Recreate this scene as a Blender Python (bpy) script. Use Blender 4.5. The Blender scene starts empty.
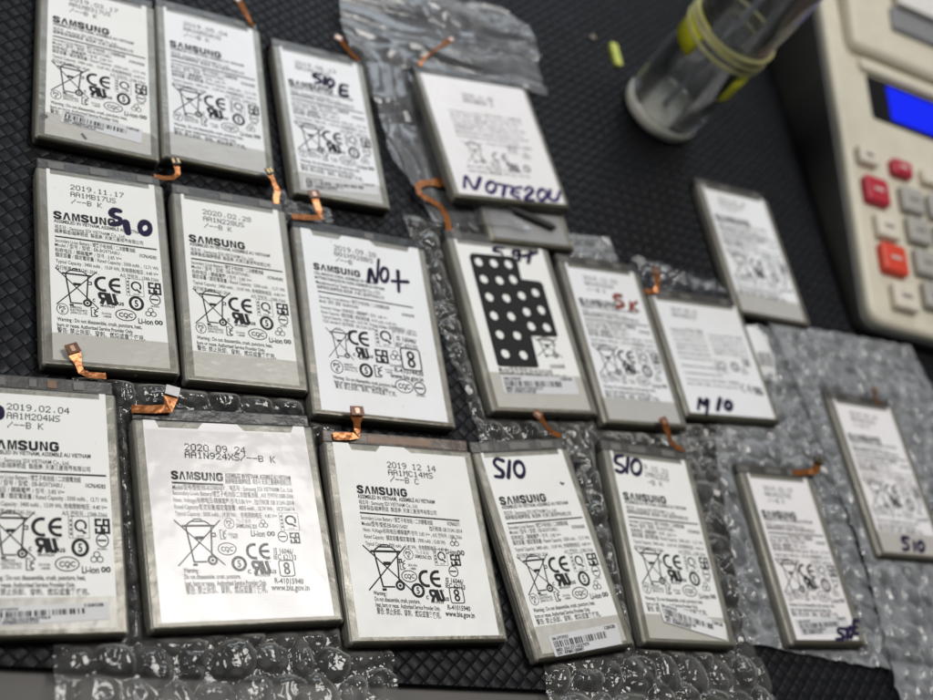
import bpy, bmesh, math, random
import numpy as np
from mathutils import Vector, Matrix

MM = 0.001
scene = bpy.context.scene
COL = scene.collection
random.seed(7)

# ------------------------------------------------------------------ camera
cam_data = bpy.data.cameras.new('camera')
cam = bpy.data.objects.new('camera', cam_data)
COL.objects.link(cam)
_r = Vector((0.86235426, -0.17216827, 0.47613361))
_u = Vector((-0.1074871, 0.85671715, 0.50446233))
_f = Vector((0.49476424, 0.48620346, -0.72028782))
_m = Matrix((_r, _u, -_f)).transposed().to_4x4()
_m.translation = Vector((-234.13, -230.08, 346.05)) * MM
cam.matrix_world = _m
cam_data.sensor_width = 36.0
cam_data.lens = 46.57
cam_data.clip_start = 0.01
cam_data.clip_end = 50.0
cam_data.dof.use_dof = True
cam_data.dof.focus_distance = 0.400
cam_data.dof.aperture_fstop = 8.0
scene.camera = cam

# ------------------------------------------------------------------ light
world = bpy.data.worlds.new('World')
scene.world = world
world.use_nodes = True
bg = world.node_tree.nodes['Background']
bg.inputs[0].default_value = (0.92, 0.96, 1.0, 1)
bg.inputs[1].default_value = 0.075

def area(name, loc, target, sx, sy, power, color):
    d = bpy.data.lights.new(name, 'AREA')
    d.shape = 'RECTANGLE'; d.size = sx; d.size_y = sy
    d.energy = power; d.color = color
    o = bpy.data.objects.new(name, d)
    COL.objects.link(o)
    o.location = loc
    o.rotation_euler = (Vector(target) - Vector(loc)).to_track_quat('-Z', 'Y').to_euler()
    return o
area('ceiling_panel_light', (0.48, 0.36, 1.5), (0.0, 0.0, 0.0), 0.55, 0.55, 15.0, (1.0, 0.965, 0.92))
area('window_light', (0.55, 1.9, 1.3), (0.1, 0.1, 0.0), 1.2, 0.9, 17.0, (0.80, 0.90, 1.0))
area('side_lamp_light', (-1.2, 0.25, 1.25), (0.0, 0.0, 0.0), 0.5, 0.5, 10.0, (1.0, 0.985, 0.95))

scene.view_settings.view_transform = 'Standard'
scene.view_settings.look = 'None'
scene.view_settings.exposure = 0.0
scene.view_settings.gamma = 1.0
scene.cycles.use_denoising = True
scene.cycles.max_bounces = 10
scene.cycles.transparent_max_bounces = 24
scene.cycles.caustics_reflective = False
scene.cycles.caustics_refractive = False

# ------------------------------------------------------------------ materials
class NT:
    def __init__(self, name):
        self.m = bpy.data.materials.new(name); self.m.use_nodes = True
        self.t = self.m.node_tree
        self.t.nodes.clear()
        self.out = self.t.nodes.new('ShaderNodeOutputMaterial')
    def n(self, kind, **kw):
        nd = self.t.nodes.new('ShaderNode' + kind)
        for k, v in kw.items():
            setattr(nd, k, v)
        return nd
    def l(self, a, b):
        self.t.links.new(a, b)
    def put(self, sock, v):
        if hasattr(v, 'is_linked') or hasattr(v, 'links'):
            self.l(v, sock)
        else:
            sock.default_value = v
    def math(self, op, a, b=0.0, c=None):
        nd = self.n('Math', operation=op)
        self.put(nd.inputs[0], a); self.put(nd.inputs[1], b)
        if c is not None: self.put(nd.inputs[2], c)
        return nd.outputs[0]
    def coord(self, kind='Object'):
        return self.n('TexCoord').outputs[kind]
    def pos(self):
        return self.n('NewGeometry').outputs['Position']
    def noise(self, scale, detail=3.0, rough=0.55, vec=None, dist=0.0):
        nd = self.n('TexNoise')
        nd.inputs['Scale'].default_value = scale
        nd.inputs['Detail'].default_value = detail
        nd.inputs['Roughness'].default_value = rough
        nd.inputs['Distortion'].default_value = dist
        self.l(vec if vec is not None else self.coord(), nd.inputs['Vector'])
        return nd.outputs['Fac']
    def ramp(self, fac, stops):
        nd = self.n('ValToRGB')
        cr = nd.color_ramp
        while len(cr.elements) < len(stops): cr.elements.new(0.5)
        for e, (p, c) in zip(cr.elements, stops):
            e.position = p
            e.color = (c[0], c[1], c[2], 1) if hasattr(c, '__len__') else (c, c, c, 1)
        self.l(fac, nd.inputs['Fac'])
        return nd.outputs['Color']
    def bump(self, h, strength, dist):
        nd = self.n('Bump')
        nd.inputs['Strength'].default_value = strength
        nd.inputs['Distance'].default_value = dist
        self.l(h, nd.inputs['Height'])
        return nd.outputs['Normal']
    def bsdf(self, color=None, rough=0.5, metal=0.0, normal=None, spec=0.5, alpha=None, **kw):
        b = self.n('BsdfPrincipled')
        if color is not None:
            if hasattr(color, 'links'): self.l(color, b.inputs['Base Color'])
            else: b.inputs['Base Color'].default_value = (*color, 1)
        self.put(b.inputs['Roughness'], rough)
        self.put(b.inputs['Metallic'], metal)
        b.inputs['Specular IOR Level'].default_value = spec
        if normal is not None: self.l(normal, b.inputs['Normal'])
        if alpha is not None: self.put(b.inputs['Alpha'], alpha)
        for k, v in kw.items():
            self.put(b.inputs[k.replace('_', ' ')], v)
        return b
    def end(self, sh):
        self.l(sh.outputs[0], self.out.inputs['Surface'])
        return self.m

def simple(name, color, rough=0.5, metal=0.0, spec=0.5, var=0.12, scale=180.0, bump=0.0, bscale=400.0, **kw):
    t = NT(name)
    f = t.noise(scale, 4.0)
    lo = tuple(c * (1 - var) for c in color); hi = tuple(min(1, c * (1 + var)) for c in color)
    col = t.ramp(f, [(0.3, lo), (0.7, hi)])
    nm = t.bump(t.noise(bscale, 3.0), 1.0, bump) if bump else None
    return t.end(t.bsdf(col, rough, metal, nm, spec, **kw))

def mat_pouch():
    t = NT('pouch_laminate')
    P = t.pos()
    f = t.noise(70, 5.0, 0.6, P)
    col = t.ramp(f, [(0.25, (0.172, 0.164, 0.136)), (0.75, (0.240, 0.230, 0.198))])
    sp = t.ramp(t.noise(900, 2.0, 0.5, P), [(0.70, 1.0), (0.78, 0.55)])
    mx = t.n('Mix', data_type='RGBA', blend_type='MULTIPLY'); mx.inputs[0].default_value = 1.0
    t.l(col, mx.inputs[6]); t.l(sp, mx.inputs[7])
    r = t.ramp(t.noise(110, 3, 0.5, P), [(0.3, 0.26), (0.7, 0.44)])
    nm = t.bump(t.noise(260, 3, 0.6, P), 0.6, 0.00035)
    nm2 = t.n('Bump'); nm2.inputs['Strength'].default_value = 0.7; nm2.inputs['Distance'].default_value = 0.0013
    t.l(t.noise(48, 2.0, 0.5, P, 0.6), nm2.inputs['Height']); t.l(nm, nm2.inputs['Normal'])
    return t.end(t.bsdf(mx.outputs[2], r, 0.25, nm2.outputs['Normal']))
def mat_label(name, tint, rough):
    t = NT(name)
    P = t.pos()
    f = t.noise(30, 5.0, 0.65, P)
    col = t.ramp(f, [(0.28, tuple(c * k for c, k in zip(tint, (0.95, 0.935, 0.90)))), (0.5, tuple(c * 0.985 for c in tint)), (0.72, tint)])
    sp = t.ramp(t.noise(620, 2.0, 0.5, P), [(0.735, 1.0), (0.79, 0.62)])
    mx = t.n('Mix', data_type='RGBA', blend_type='MULTIPLY'); mx.inputs[0].default_value = 1.0
    t.l(col, mx.inputs[6]); t.l(sp, mx.inputs[7])
    nm = t.bump(t.noise(42, 3.0, 0.5, P), 0.5, 0.0009)
    rr = t.ramp(t.noise(80, 3, 0.5, P), [(0.3, rough - 0.06), (0.7, rough + 0.08)])
    return t.end(t.bsdf(mx.outputs[2], rr, 0.0, nm, 0.45))
def mat_film(name, tint=(0.9, 0.92, 0.94), gloss=0.05, haze=0.08, base=0.10, bumps=0.0, bscale=300.0, hazecol=(0.7, 0.72, 0.74), sheen=0.9, blend=0.35, rim=0.0):
    """thin clear plastic: transparent sheet with a fresnel sheen and a little milky scatter"""
    t = NT(name)
    tr = t.n('BsdfTransparent'); tr.inputs[0].default_value = (*tint, 1)
    gl = t.n('BsdfGlossy'); gl.inputs['Roughness'].default_value = gloss
    df = t.n('BsdfDiffuse'); df.inputs['Color'].default_value = (*hazecol, 1)
    if bumps:
        nm = t.bump(t.noise(bscale, 3.0, 0.6), 1.0, bumps)
        t.l(nm, gl.inputs['Normal']); t.l(nm, df.inputs['Normal'])
    lw = t.n('LayerWeight'); lw.inputs['Blend'].default_value = blend
    hz = t.ramp(t.noise(120, 3.0), [(0.35, haze * 0.6), (0.7, haze * 1.5)])
    if rim:
        hz = t.math('MINIMUM', t.math('ADD', hz, t.math('MULTIPLY', t.math('POWER', lw.outputs['Facing'], 3.0), rim)), 0.9)
    m1 = t.n('MixShader'); t.l(hz, m1.inputs[0]); t.l(tr.outputs[0], m1.inputs[1]); t.l(df.outputs[0], m1.inputs[2])
    fac = t.math('ADD', t.math('MULTIPLY', lw.outputs['Fresnel'], sheen), base)
    fac = t.math('MINIMUM', fac, 0.9)
    m2 = t.n('MixShader'); t.l(fac, m2.inputs[0]); t.l(m1.outputs[0], m2.inputs[1]); t.l(gl.outputs[0], m2.inputs[2])
    return t.end(m2)
def mat_tape(name, tint, rough, haze=0.05):
    return mat_film(name, tint, rough, haze, 0.012, 0.0005, 90.0, (0.5, 0.49, 0.45), sheen=0.45)
def mat_weave():
    """black embossed mat: small diamonds woven over and under at 45 degrees"""
    t = NT('woven_black_vinyl')
    sep = t.n('SeparateXYZ'); t.l(t.coord(), sep.inputs[0])
    c = 1.0 / (0.0043 * math.sqrt(2))
    x, y = sep.outputs[0], sep.outputs[1]
    u = t.math('MULTIPLY', t.math('ADD', x, y), c)
    v = t.math('MULTIPLY', t.math('SUBTRACT', y, x), c)
    fu, fv = t.math('FRACT', u), t.math('FRACT', v)
    iu, iv = t.math('FLOOR', u), t.math('FLOOR', v)
    par = t.math('FLOORED_MODULO', t.math('ADD', iu, iv), 2.0)
    def dome(f, p):
        d = t.math('ABSOLUTE', t.math('SUBTRACT', t.math('MULTIPLY', f, 2.0), 1.0))
        return t.math('SUBTRACT', 1.0, t.math('POWER', d, p))
    a = t.math('MULTIPLY', t.math('ADD', 0.55, t.math('MULTIPLY', dome(fu, 2.2), 0.45)), t.math('POWER', dome(fv, 9.0), 0.7))
    b = t.math('MULTIPLY', t.math('ADD', 0.55, t.math('MULTIPLY', dome(fv, 2.2), 0.45)), t.math('POWER', dome(fu, 9.0), 0.7))
    h = t.math('ADD', t.math('MULTIPLY', a, par), t.math('MULTIPLY', b, t.math('SUBTRACT', 1.0, par)))
    h2 = t.math('ADD', h, t.math('MULTIPLY', t.noise(900, 3.0), 0.10))
    nm = t.bump(h2, 1.0, 0.00065)
    col = t.ramp(t.noise(60, 4.0), [(0.3, (0.006, 0.0065, 0.008)), (0.7, (0.010, 0.0105, 0.0125))])
    dust = t.ramp(t.noise(420, 3.0, 0.6), [(0.69, 0.0), (0.76, 0.55)])
    mx = t.n('Mix', data_type='RGBA'); t.l(dust, mx.inputs[0]); t.l(col, mx.inputs[6]); mx.inputs[7].default_value = (0.16, 0.155, 0.15, 1)
    col = mx.outputs[2]
    r = t.ramp(t.noise(500, 2.0), [(0.3, 0.33), (0.7, 0.50)])
    return t.end(t.bsdf(col, r, 0.0, nm, 0.115))
def mat_copper():
    t = NT('copper_flex')
    f = t.noise(350, 3.0)
    col = t.ramp(f, [(0.3, (0.20, 0.062, 0.012)), (0.7, (0.37, 0.135, 0.034))])
    nm = t.bump(t.noise(220, 2.0), 0.6, 0.0006)
    return t.end(t.bsdf(col, 0.24, 0.45, nm))
def mat_glass(name, color=(1, 1, 1), rough=0.0):
    t = NT(name)
    g = t.n('BsdfGlass'); g.inputs['Color'].default_value = (*color, 1)
    g.inputs['Roughness'].default_value = rough; g.inputs['IOR'].default_value = 1.47
    return t.end(g)
def mat_emit(name, color, s):
    t = NT(name)
    b = t.bsdf(color, 0.25, 0.0)
    b.inputs['Emission Color'].default_value = (*color, 1); b.inputs['Emission Strength'].default_value = s
    return t.end(b)

M = dict(
    pouch=mat_pouch(),
    label=mat_label('label_paper', (0.80, 0.795, 0.77), 0.42),
    label_cool=mat_label('label_paper_cool', (0.785, 0.79, 0.805), 0.38),
    label_gloss=mat_label('label_paper_satin', (0.80, 0.775, 0.78), 0.30),
    ink=simple('black_print_ink', (0.010, 0.010, 0.011), 0.6, var=0.3, spec=0.25),
    ink_grey=simple('grey_print_ink', (0.10, 0.10, 0.105), 0.55, var=0.3),
    ink_jet=simple('inkjet_dots', (0.022, 0.020, 0.028), 0.55, var=0.3),
    marker=simple('purple_black_marker', (0.016, 0.010, 0.040), 0.6, spec=0.15, var=0.35, scale=700),
    marker_violet=simple('violet_marker', (0.035, 0.016, 0.10), 0.6, spec=0.15, var=0.35, scale=700),
    marker_red=simple('red_brown_marker', (0.20, 0.045, 0.035), 0.6, spec=0.15, var=0.35, scale=500),
    strip=simple('circuit_tape_dark', (0.050, 0.047, 0.043), 0.34, var=0.25, bump=0.0004, bscale=150),
    strip_black=simple('circuit_tape_black', (0.020, 0.020, 0.020), 0.28, var=0.25, bump=0.0004, bscale=150),
    strip_brown=simple('circuit_tape_brown', (0.085, 0.060, 0.045), 0.32, var=0.25, bump=0.0004, bscale=150),
    comp=simple('circuit_chip_grey', (0.115, 0.108, 0.098), 0.40, var=0.2),
    comp_brown=simple('circuit_chip_brown', (0.16, 0.085, 0.045), 0.35, var=0.2),
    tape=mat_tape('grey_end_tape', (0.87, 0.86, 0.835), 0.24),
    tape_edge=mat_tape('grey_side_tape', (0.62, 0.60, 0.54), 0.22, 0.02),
    sticker=mat_label('serial_sticker_paper', (0.60, 0.60, 0.61), 0.45),
    sticker_white=mat_label('serial_sticker_white', (0.74, 0.74, 0.74), 0.40),
    clear=mat_film('clear_cover_film', (1, 1, 1), 0.12, 0.01, 0.0, 0.0006, 45.0, sheen=0.42),
    copper=mat_copper(),
    conn=simple('connector_dark', (0.030, 0.027, 0.022), 0.35, var=0.3),
    gold=simple('gold_contacts', (0.62, 0.42, 0.18), 0.28, metal=0.9),
    tin=simple('stiffener_grey', (0.36, 0.35, 0.35), 0.35, metal=0.4),
    pink=simple('copper_pad_pale', (0.62, 0.40, 0.30), 0.25, metal=0.6),
    weave=mat_weave(),
    desk=simple('grey_desk_laminate', (0.060, 0.055, 0.050), 0.5, var=0.12, scale=40),
    wrap=mat_film('bubble_film', (0.94, 0.95, 0.96), 0.06, 0.065, 0.0, 0.0006, 170.0, (0.68, 0.67, 0.62), sheen=0.6, blend=0.42, rim=1.15),
    wrap_milky=mat_film('bubble_film_milky', (0.80, 0.82, 0.84), 0.13, 0.27, 0.01, 0.0005, 170.0, (0.60, 0.62, 0.64), sheen=0.65, blend=0.40, rim=1.0),
    bag=mat_film('bag_film', (0.94, 0.95, 0.96), 0.12, 0.15, 0.015, 0.0003, 150.0, (0.66, 0.67, 0.69), sheen=0.6, rim=0.8),
    black_patch=simple('black_patch_film', (0.006, 0.006, 0.006), 0.55, spec=0.2, var=0.3),
    black_foam=simple('black_foam', (0.014, 0.014, 0.014), 0.6, var=0.3, bump=0.0003, bscale=900),
    cream=simple('cream_plastic', (0.60, 0.56, 0.45), 0.42, var=0.05, scale=90, bump=0.00006, bscale=2500),
    cream_key=simple('cream_key_plastic', (0.64, 0.59, 0.49), 0.40, var=0.05),
    grey_key=simple('grey_key_plastic', (0.36, 0.345, 0.315), 0.42, var=0.05),
    red_key=simple('crimson_key_plastic', (0.42, 0.018, 0.040), 0.38, var=0.08),
    orange_key=simple('orange_key_plastic', (0.62, 0.055, 0.025), 0.38, var=0.08),
    stiff=simple('brown_stiffener', (0.15, 0.055, 0.018), 0.28, var=0.25, scale=300),
    dark_shell=simple('charcoal_plastic', (0.038, 0.039, 0.036), 0.5, var=0.12, bump=0.0001, bscale=1500),
    bezel=simple('black_bezel', (0.008, 0.008, 0.010), 0.22, var=0.2),
    lcd=mat_emit('blue_lcd', (0.002, 0.012, 0.62), 0.62),
    roller=simple('printer_cover_grey', (0.22, 0.22, 0.23), 0.35, var=0.1),
    paper=simple('paper_roll', (0.72, 0.70, 0.67), 0.6, var=0.04),
    sparkle=mat_film('glittering_film', (0.92, 0.94, 0.97), 0.06, 0.12, 0.10, 0.0010, 160.0, (0.62, 0.66, 0.74)),
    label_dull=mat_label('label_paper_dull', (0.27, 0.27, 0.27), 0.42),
    legend=simple('key_legend_print', (0.20, 0.19, 0.18), 0.5, var=0.1),
    legend_pale=simple('key_legend_pale', (0.62, 0.50, 0.46), 0.5, var=0.1),
    glass=mat_film('clear_glass', (0.965, 0.975, 0.975), 0.03, 0.03, 0.03, sheen=1.0, rim=0.5),
    glass_base=simple('milky_glass_base', (0.84, 0.82, 0.72), 0.22, var=0.10, alpha=0.95),
    streak=simple('reflection_grey', (0.30, 0.33, 0.38), 0.25, var=0.1, alpha=0.7),  # grey of the reflected line in the glass, put into colour
    rubber=simple('tan_rubber', (0.52, 0.49, 0.22), 0.45, var=0.12),
    yellow=simple('yellow_tape', (0.66, 0.66, 0.02), 0.45, var=0.1),
    lime=simple('lime_plastic', (0.48, 0.52, 0.10), 0.45, var=0.15),
    crumb=simple('beige_crumb', (0.30, 0.27, 0.23), 0.7, var=0.2),
)

# ------------------------------------------------------------------ helpers
def link(name, verts, faces, mat, parent=None, smooth=False, scale=MM):
    me = bpy.data.meshes.new(name)
    me.from_pydata([(v[0] * scale, v[1] * scale, v[2] * scale) for v in verts], [], faces)
    me.materials.append(mat)
    if smooth:
        me.polygons.foreach_set('use_smooth', [True] * len(me.polygons))
    me.update()
    o = bpy.data.objects.new(name, me)
    COL.objects.link(o)
    if parent is not None: o.parent = parent
    return o
def link_mesh(name, me, parent=None):
    o = bpy.data.objects.new(name, me); COL.objects.link(o)
    if parent is not None: o.parent = parent
    return o
def empty(name, loc, rot=(0, 0, 0)):
    o = bpy.data.objects.new(name, None)
    o.empty_display_size = 0.01
    COL.objects.link(o)
    o.location = Vector(loc) * MM
    o.rotation_euler = rot
    return o
def tag(o, label=None, cat=None, group=None, kind=None):
    if label: o['label'] = label
    if cat: o['category'] = cat
    if group: o['group'] = group
    if kind: o['kind'] = kind
    return o

class MB:
    def __init__(self): self.v = []; self.f = []
    def add(self, vs, fs):
        n = len(self.v); self.v += vs; self.f += [tuple(i + n for i in f) for f in fs]
    def box(self, x0, x1, y0, y1, z0, z1):
        self.add([(x0, y0, z0), (x1, y0, z0), (x1, y1, z0), (x0, y1, z0), (x0, y0, z1), (x1, y0, z1), (x1, y1, z1), (x0, y1, z1)],
                 [(3, 2, 1, 0), (4, 5, 6, 7), (0, 1, 5, 4), (1, 2, 6, 5), (2, 3, 7, 6), (3, 0, 4, 7)])
    def prism(self, pts, z0, z1):
        n = len(pts)
        self.add([(x, y, z0) for x, y in pts] + [(x, y, z1) for x, y in pts],
                 [tuple(range(n - 1, -1, -1)), tuple(range(n, 2 * n))] + [(i, (i + 1) % n, n + (i + 1) % n, n + i) for i in range(n)])
    def build(self, name, mat, parent=None, smooth=False):
        return link(name, self.v, self.f, mat, parent, smooth)
    def sweep(self, pts, w, th):
        """flat ribbon cable with thickness along 3-D points (x, y, z, width)"""
        P = [Vector(p[:3]) for p in pts]; ws = [p[3] if len(p) > 3 else w for p in pts]
        n = len(P); vs = []
        for i in range(n):
            a = (P[i] - P[i - 1]) if i else (P[1] - P[0])
            b = (P[i + 1] - P[i]) if i < n - 1 else a
            d = (a.normalized() + b.normalized()); d.z = 0
            d = d.normalized() if d.length > 1e-6 else Vector((1, 0, 0))
            s = Vector((-d.y, d.x, 0)) * ws[i] * 0.5
            k = Vector((0, 0, th))
            vs += [tuple(P[i] + s), tuple(P[i] - s), tuple(P[i] - s + k), tuple(P[i] + s + k)]
        fs = [(0, 1, 2, 3), tuple(4 * (n - 1) + j for j in (3, 2, 1, 0))]
        for i in range(n - 1):
            for j in range(4):
                fs.append((4 * i + j, 4 * i + 4 + j, 4 * i + 4 + (j + 1) % 4, 4 * i + (j + 1) % 4))
        self.add(vs, fs)

def rounded_box_mesh(name, sx, sy, sz, r, mat, seg=4):
    bm = bmesh.new()
    bmesh.ops.create_cube(bm, size=1.0)
    for v in bm.verts:
        v.co = Vector((v.co.x * sx, v.co.y * sy, (v.co.z + 0.5) * sz)) * MM
    bmesh.ops.bevel(bm, geom=list(bm.edges), offset=r * MM, segments=seg, profile=0.5, affect='EDGES')
    for f in bm.faces: f.smooth = f.calc_area() < 0.25 * sx * sy * MM * MM
    me = bpy.data.meshes.new(name); bm.to_mesh(me); bm.free()
    me.materials.append(mat)
    return me
def catmull(pts, n=8):
    out = []
    P = [np.array(p, float) for p in pts]
    P = [2 * P[0] - P[1]] + P + [2 * P[-1] - P[-2]]
    for i in range(1, len(P) - 2):
        for k in range(n):
            t = k / n
            out.append(tuple(0.5 * ((2 * P[i]) + (-P[i - 1] + P[i + 1]) * t + (2 * P[i - 1] - 5 * P[i] + 4 * P[i + 1] - P[i + 2]) * t * t + (-P[i - 1] + 3 * P[i] - 3 * P[i + 1] + P[i + 2]) * t ** 3)))
    out.append(tuple(P[-2]))
    return out
def round_poly(pts, r, seg=5):
    """round the corners of a closed polygon (r may be a list)"""
    n = len(pts); out = []
    rs = r if hasattr(r, '__len__') else [r] * n
    for i in range(n):
        p = np.array(pts[i], float); a = np.array(pts[i - 1], float); b = np.array(pts[(i + 1) % n], float)
        if rs[i] <= 0: out.append(tuple(p)); continue
        da = (a - p) / np.linalg.norm(a - p); db = (b - p) / np.linalg.norm(b - p)
        p0 = p + da * rs[i]; p1 = p + db * rs[i]
        for k in range(seg + 1):
            t = k / seg
            out.append(tuple((1 - t) ** 2 * p0 + 2 * t * (1 - t) * p + t * t * p1))
    return out
def offset_poly(pts, d):
    """inset a counter-clockwise polygon by d"""
    n = len(pts); out = []
    for i in range(n):
        p = np.array(pts[i]); a = p - np.array(pts[i - 1]); b = np.array(pts[(i + 1) % n]) - p
        a = a / (np.linalg.norm(a) + 1e-12); b = b / (np.linalg.norm(b) + 1e-12)
        na = np.array((-a[1], a[0])); nb = np.array((-b[1], b[0]))
        m = na + nb; k = m @ na
        out.append(tuple(p + m * (d / max(k, 0.3))))
    return out

# value noise used to crumple the films
def vnoise(x, y, seed=0):
    xi = np.floor(x).astype(np.int64); yi = np.floor(y).astype(np.int64)
    fx = x - xi; fy = y - yi
    fx = fx * fx * (3 - 2 * fx); fy = fy * fy * (3 - 2 * fy)
    def h(a, b):
        n = (a * 374761393 + b * 668265263 + seed * 974711) & 0x7fffffff
        n = ((n ^ (n >> 13)) * 1274126177) & 0x7fffffff
        n = n ^ (n >> 16)
        return (n & 0xffff) / 65535.0
    return (h(xi, yi) * (1 - fx) + h(xi + 1, yi) * fx) * (1 - fy) + (h(xi, yi + 1) * (1 - fx) + h(xi + 1, yi + 1) * fx) * fy
def ridged(x, y, seed, octaves=3):
    s = 0; a = 1.0; t = 0
    for k in range(octaves):
        s = s + a * (1 - np.abs(2 * vnoise(x * 2 ** k, y * 2 ** k, seed + k) - 1)); t += a; a *= 0.5
    return s / t

# ------------------------------------------------------------------ flat printing
_cap = {}
_tc = {}
def text_geo(s, bold, res):
    key = (s, bold, res)
    if key in _tc: return _tc[key]
    c = bpy.data.curves.new('tmp_text', 'FONT')
    c.body = s; c.resolution_u = res if all(ord(ch) < 0x2e80 for ch in s) else 2; c.offset = (0.034 if bold else 0.026) if all(ord(ch) < 0x2e80 for ch in s) else 0.012
    o = bpy.data.objects.new('tmp_text', c); COL.objects.link(o)
    dg = bpy.context.evaluated_depsgraph_get(); dg.update()
    me = bpy.data.meshes.new_from_object(o.evaluated_get(dg))
    co = np.empty(len(me.vertices) * 3); me.vertices.foreach_get('co', co); co = co.reshape(-1, 3)[:, :2].copy()
    fs = [tuple(p.vertices) for p in me.polygons]
    bpy.data.objects.remove(o); bpy.data.curves.remove(c); bpy.data.meshes.remove(me)
    _tc[key] = (co, fs)
    return _tc[key]
CAP = 0.70

DOTS = {
'0': (14, 17, 17, 17, 17, 17, 14), '1': (4, 12, 4, 4, 4, 4, 14), '2': (14, 17, 1, 2, 4, 8, 31), '3': (30, 1, 1, 14, 1, 1, 30),
'4': (2, 6, 10, 18, 31, 2, 2), '5': (31, 16, 30, 1, 1, 17, 14), '6': (6, 8, 16, 30, 17, 17, 14), '7': (31, 1, 2, 4, 4, 8, 8),
'8': (14, 17, 17, 14, 17, 17, 14), '9': (14, 17, 17, 15, 1, 2, 12), 'A': (14, 17, 17, 31, 17, 17, 17), 'B': (30, 17, 17, 30, 17, 17, 30),
'C': (14, 17, 16, 16, 16, 17, 14), 'G': (14, 17, 16, 23, 17, 17, 14), 'H': (17, 17, 17, 31, 17, 17, 17), 'K': (17, 18, 20, 24, 20, 18, 17),
'M': (17, 27, 21, 21, 17, 17, 17), 'N': (17, 25, 25, 21, 19, 19, 17), 'S': (15, 16, 16, 14, 1, 1, 30), 'U': (17, 17, 17, 17, 17, 17, 14),
'W': (17, 17, 17, 21, 21, 27, 17), 'X': (17, 17, 10, 4, 10, 17, 17), '/': (1, 1, 2, 4, 8, 16, 16), '-': (0, 0, 0, 31, 0, 0, 0), '.': (0, 0, 0, 0, 0, 4, 4), ' ': (0,) * 7}

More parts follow.
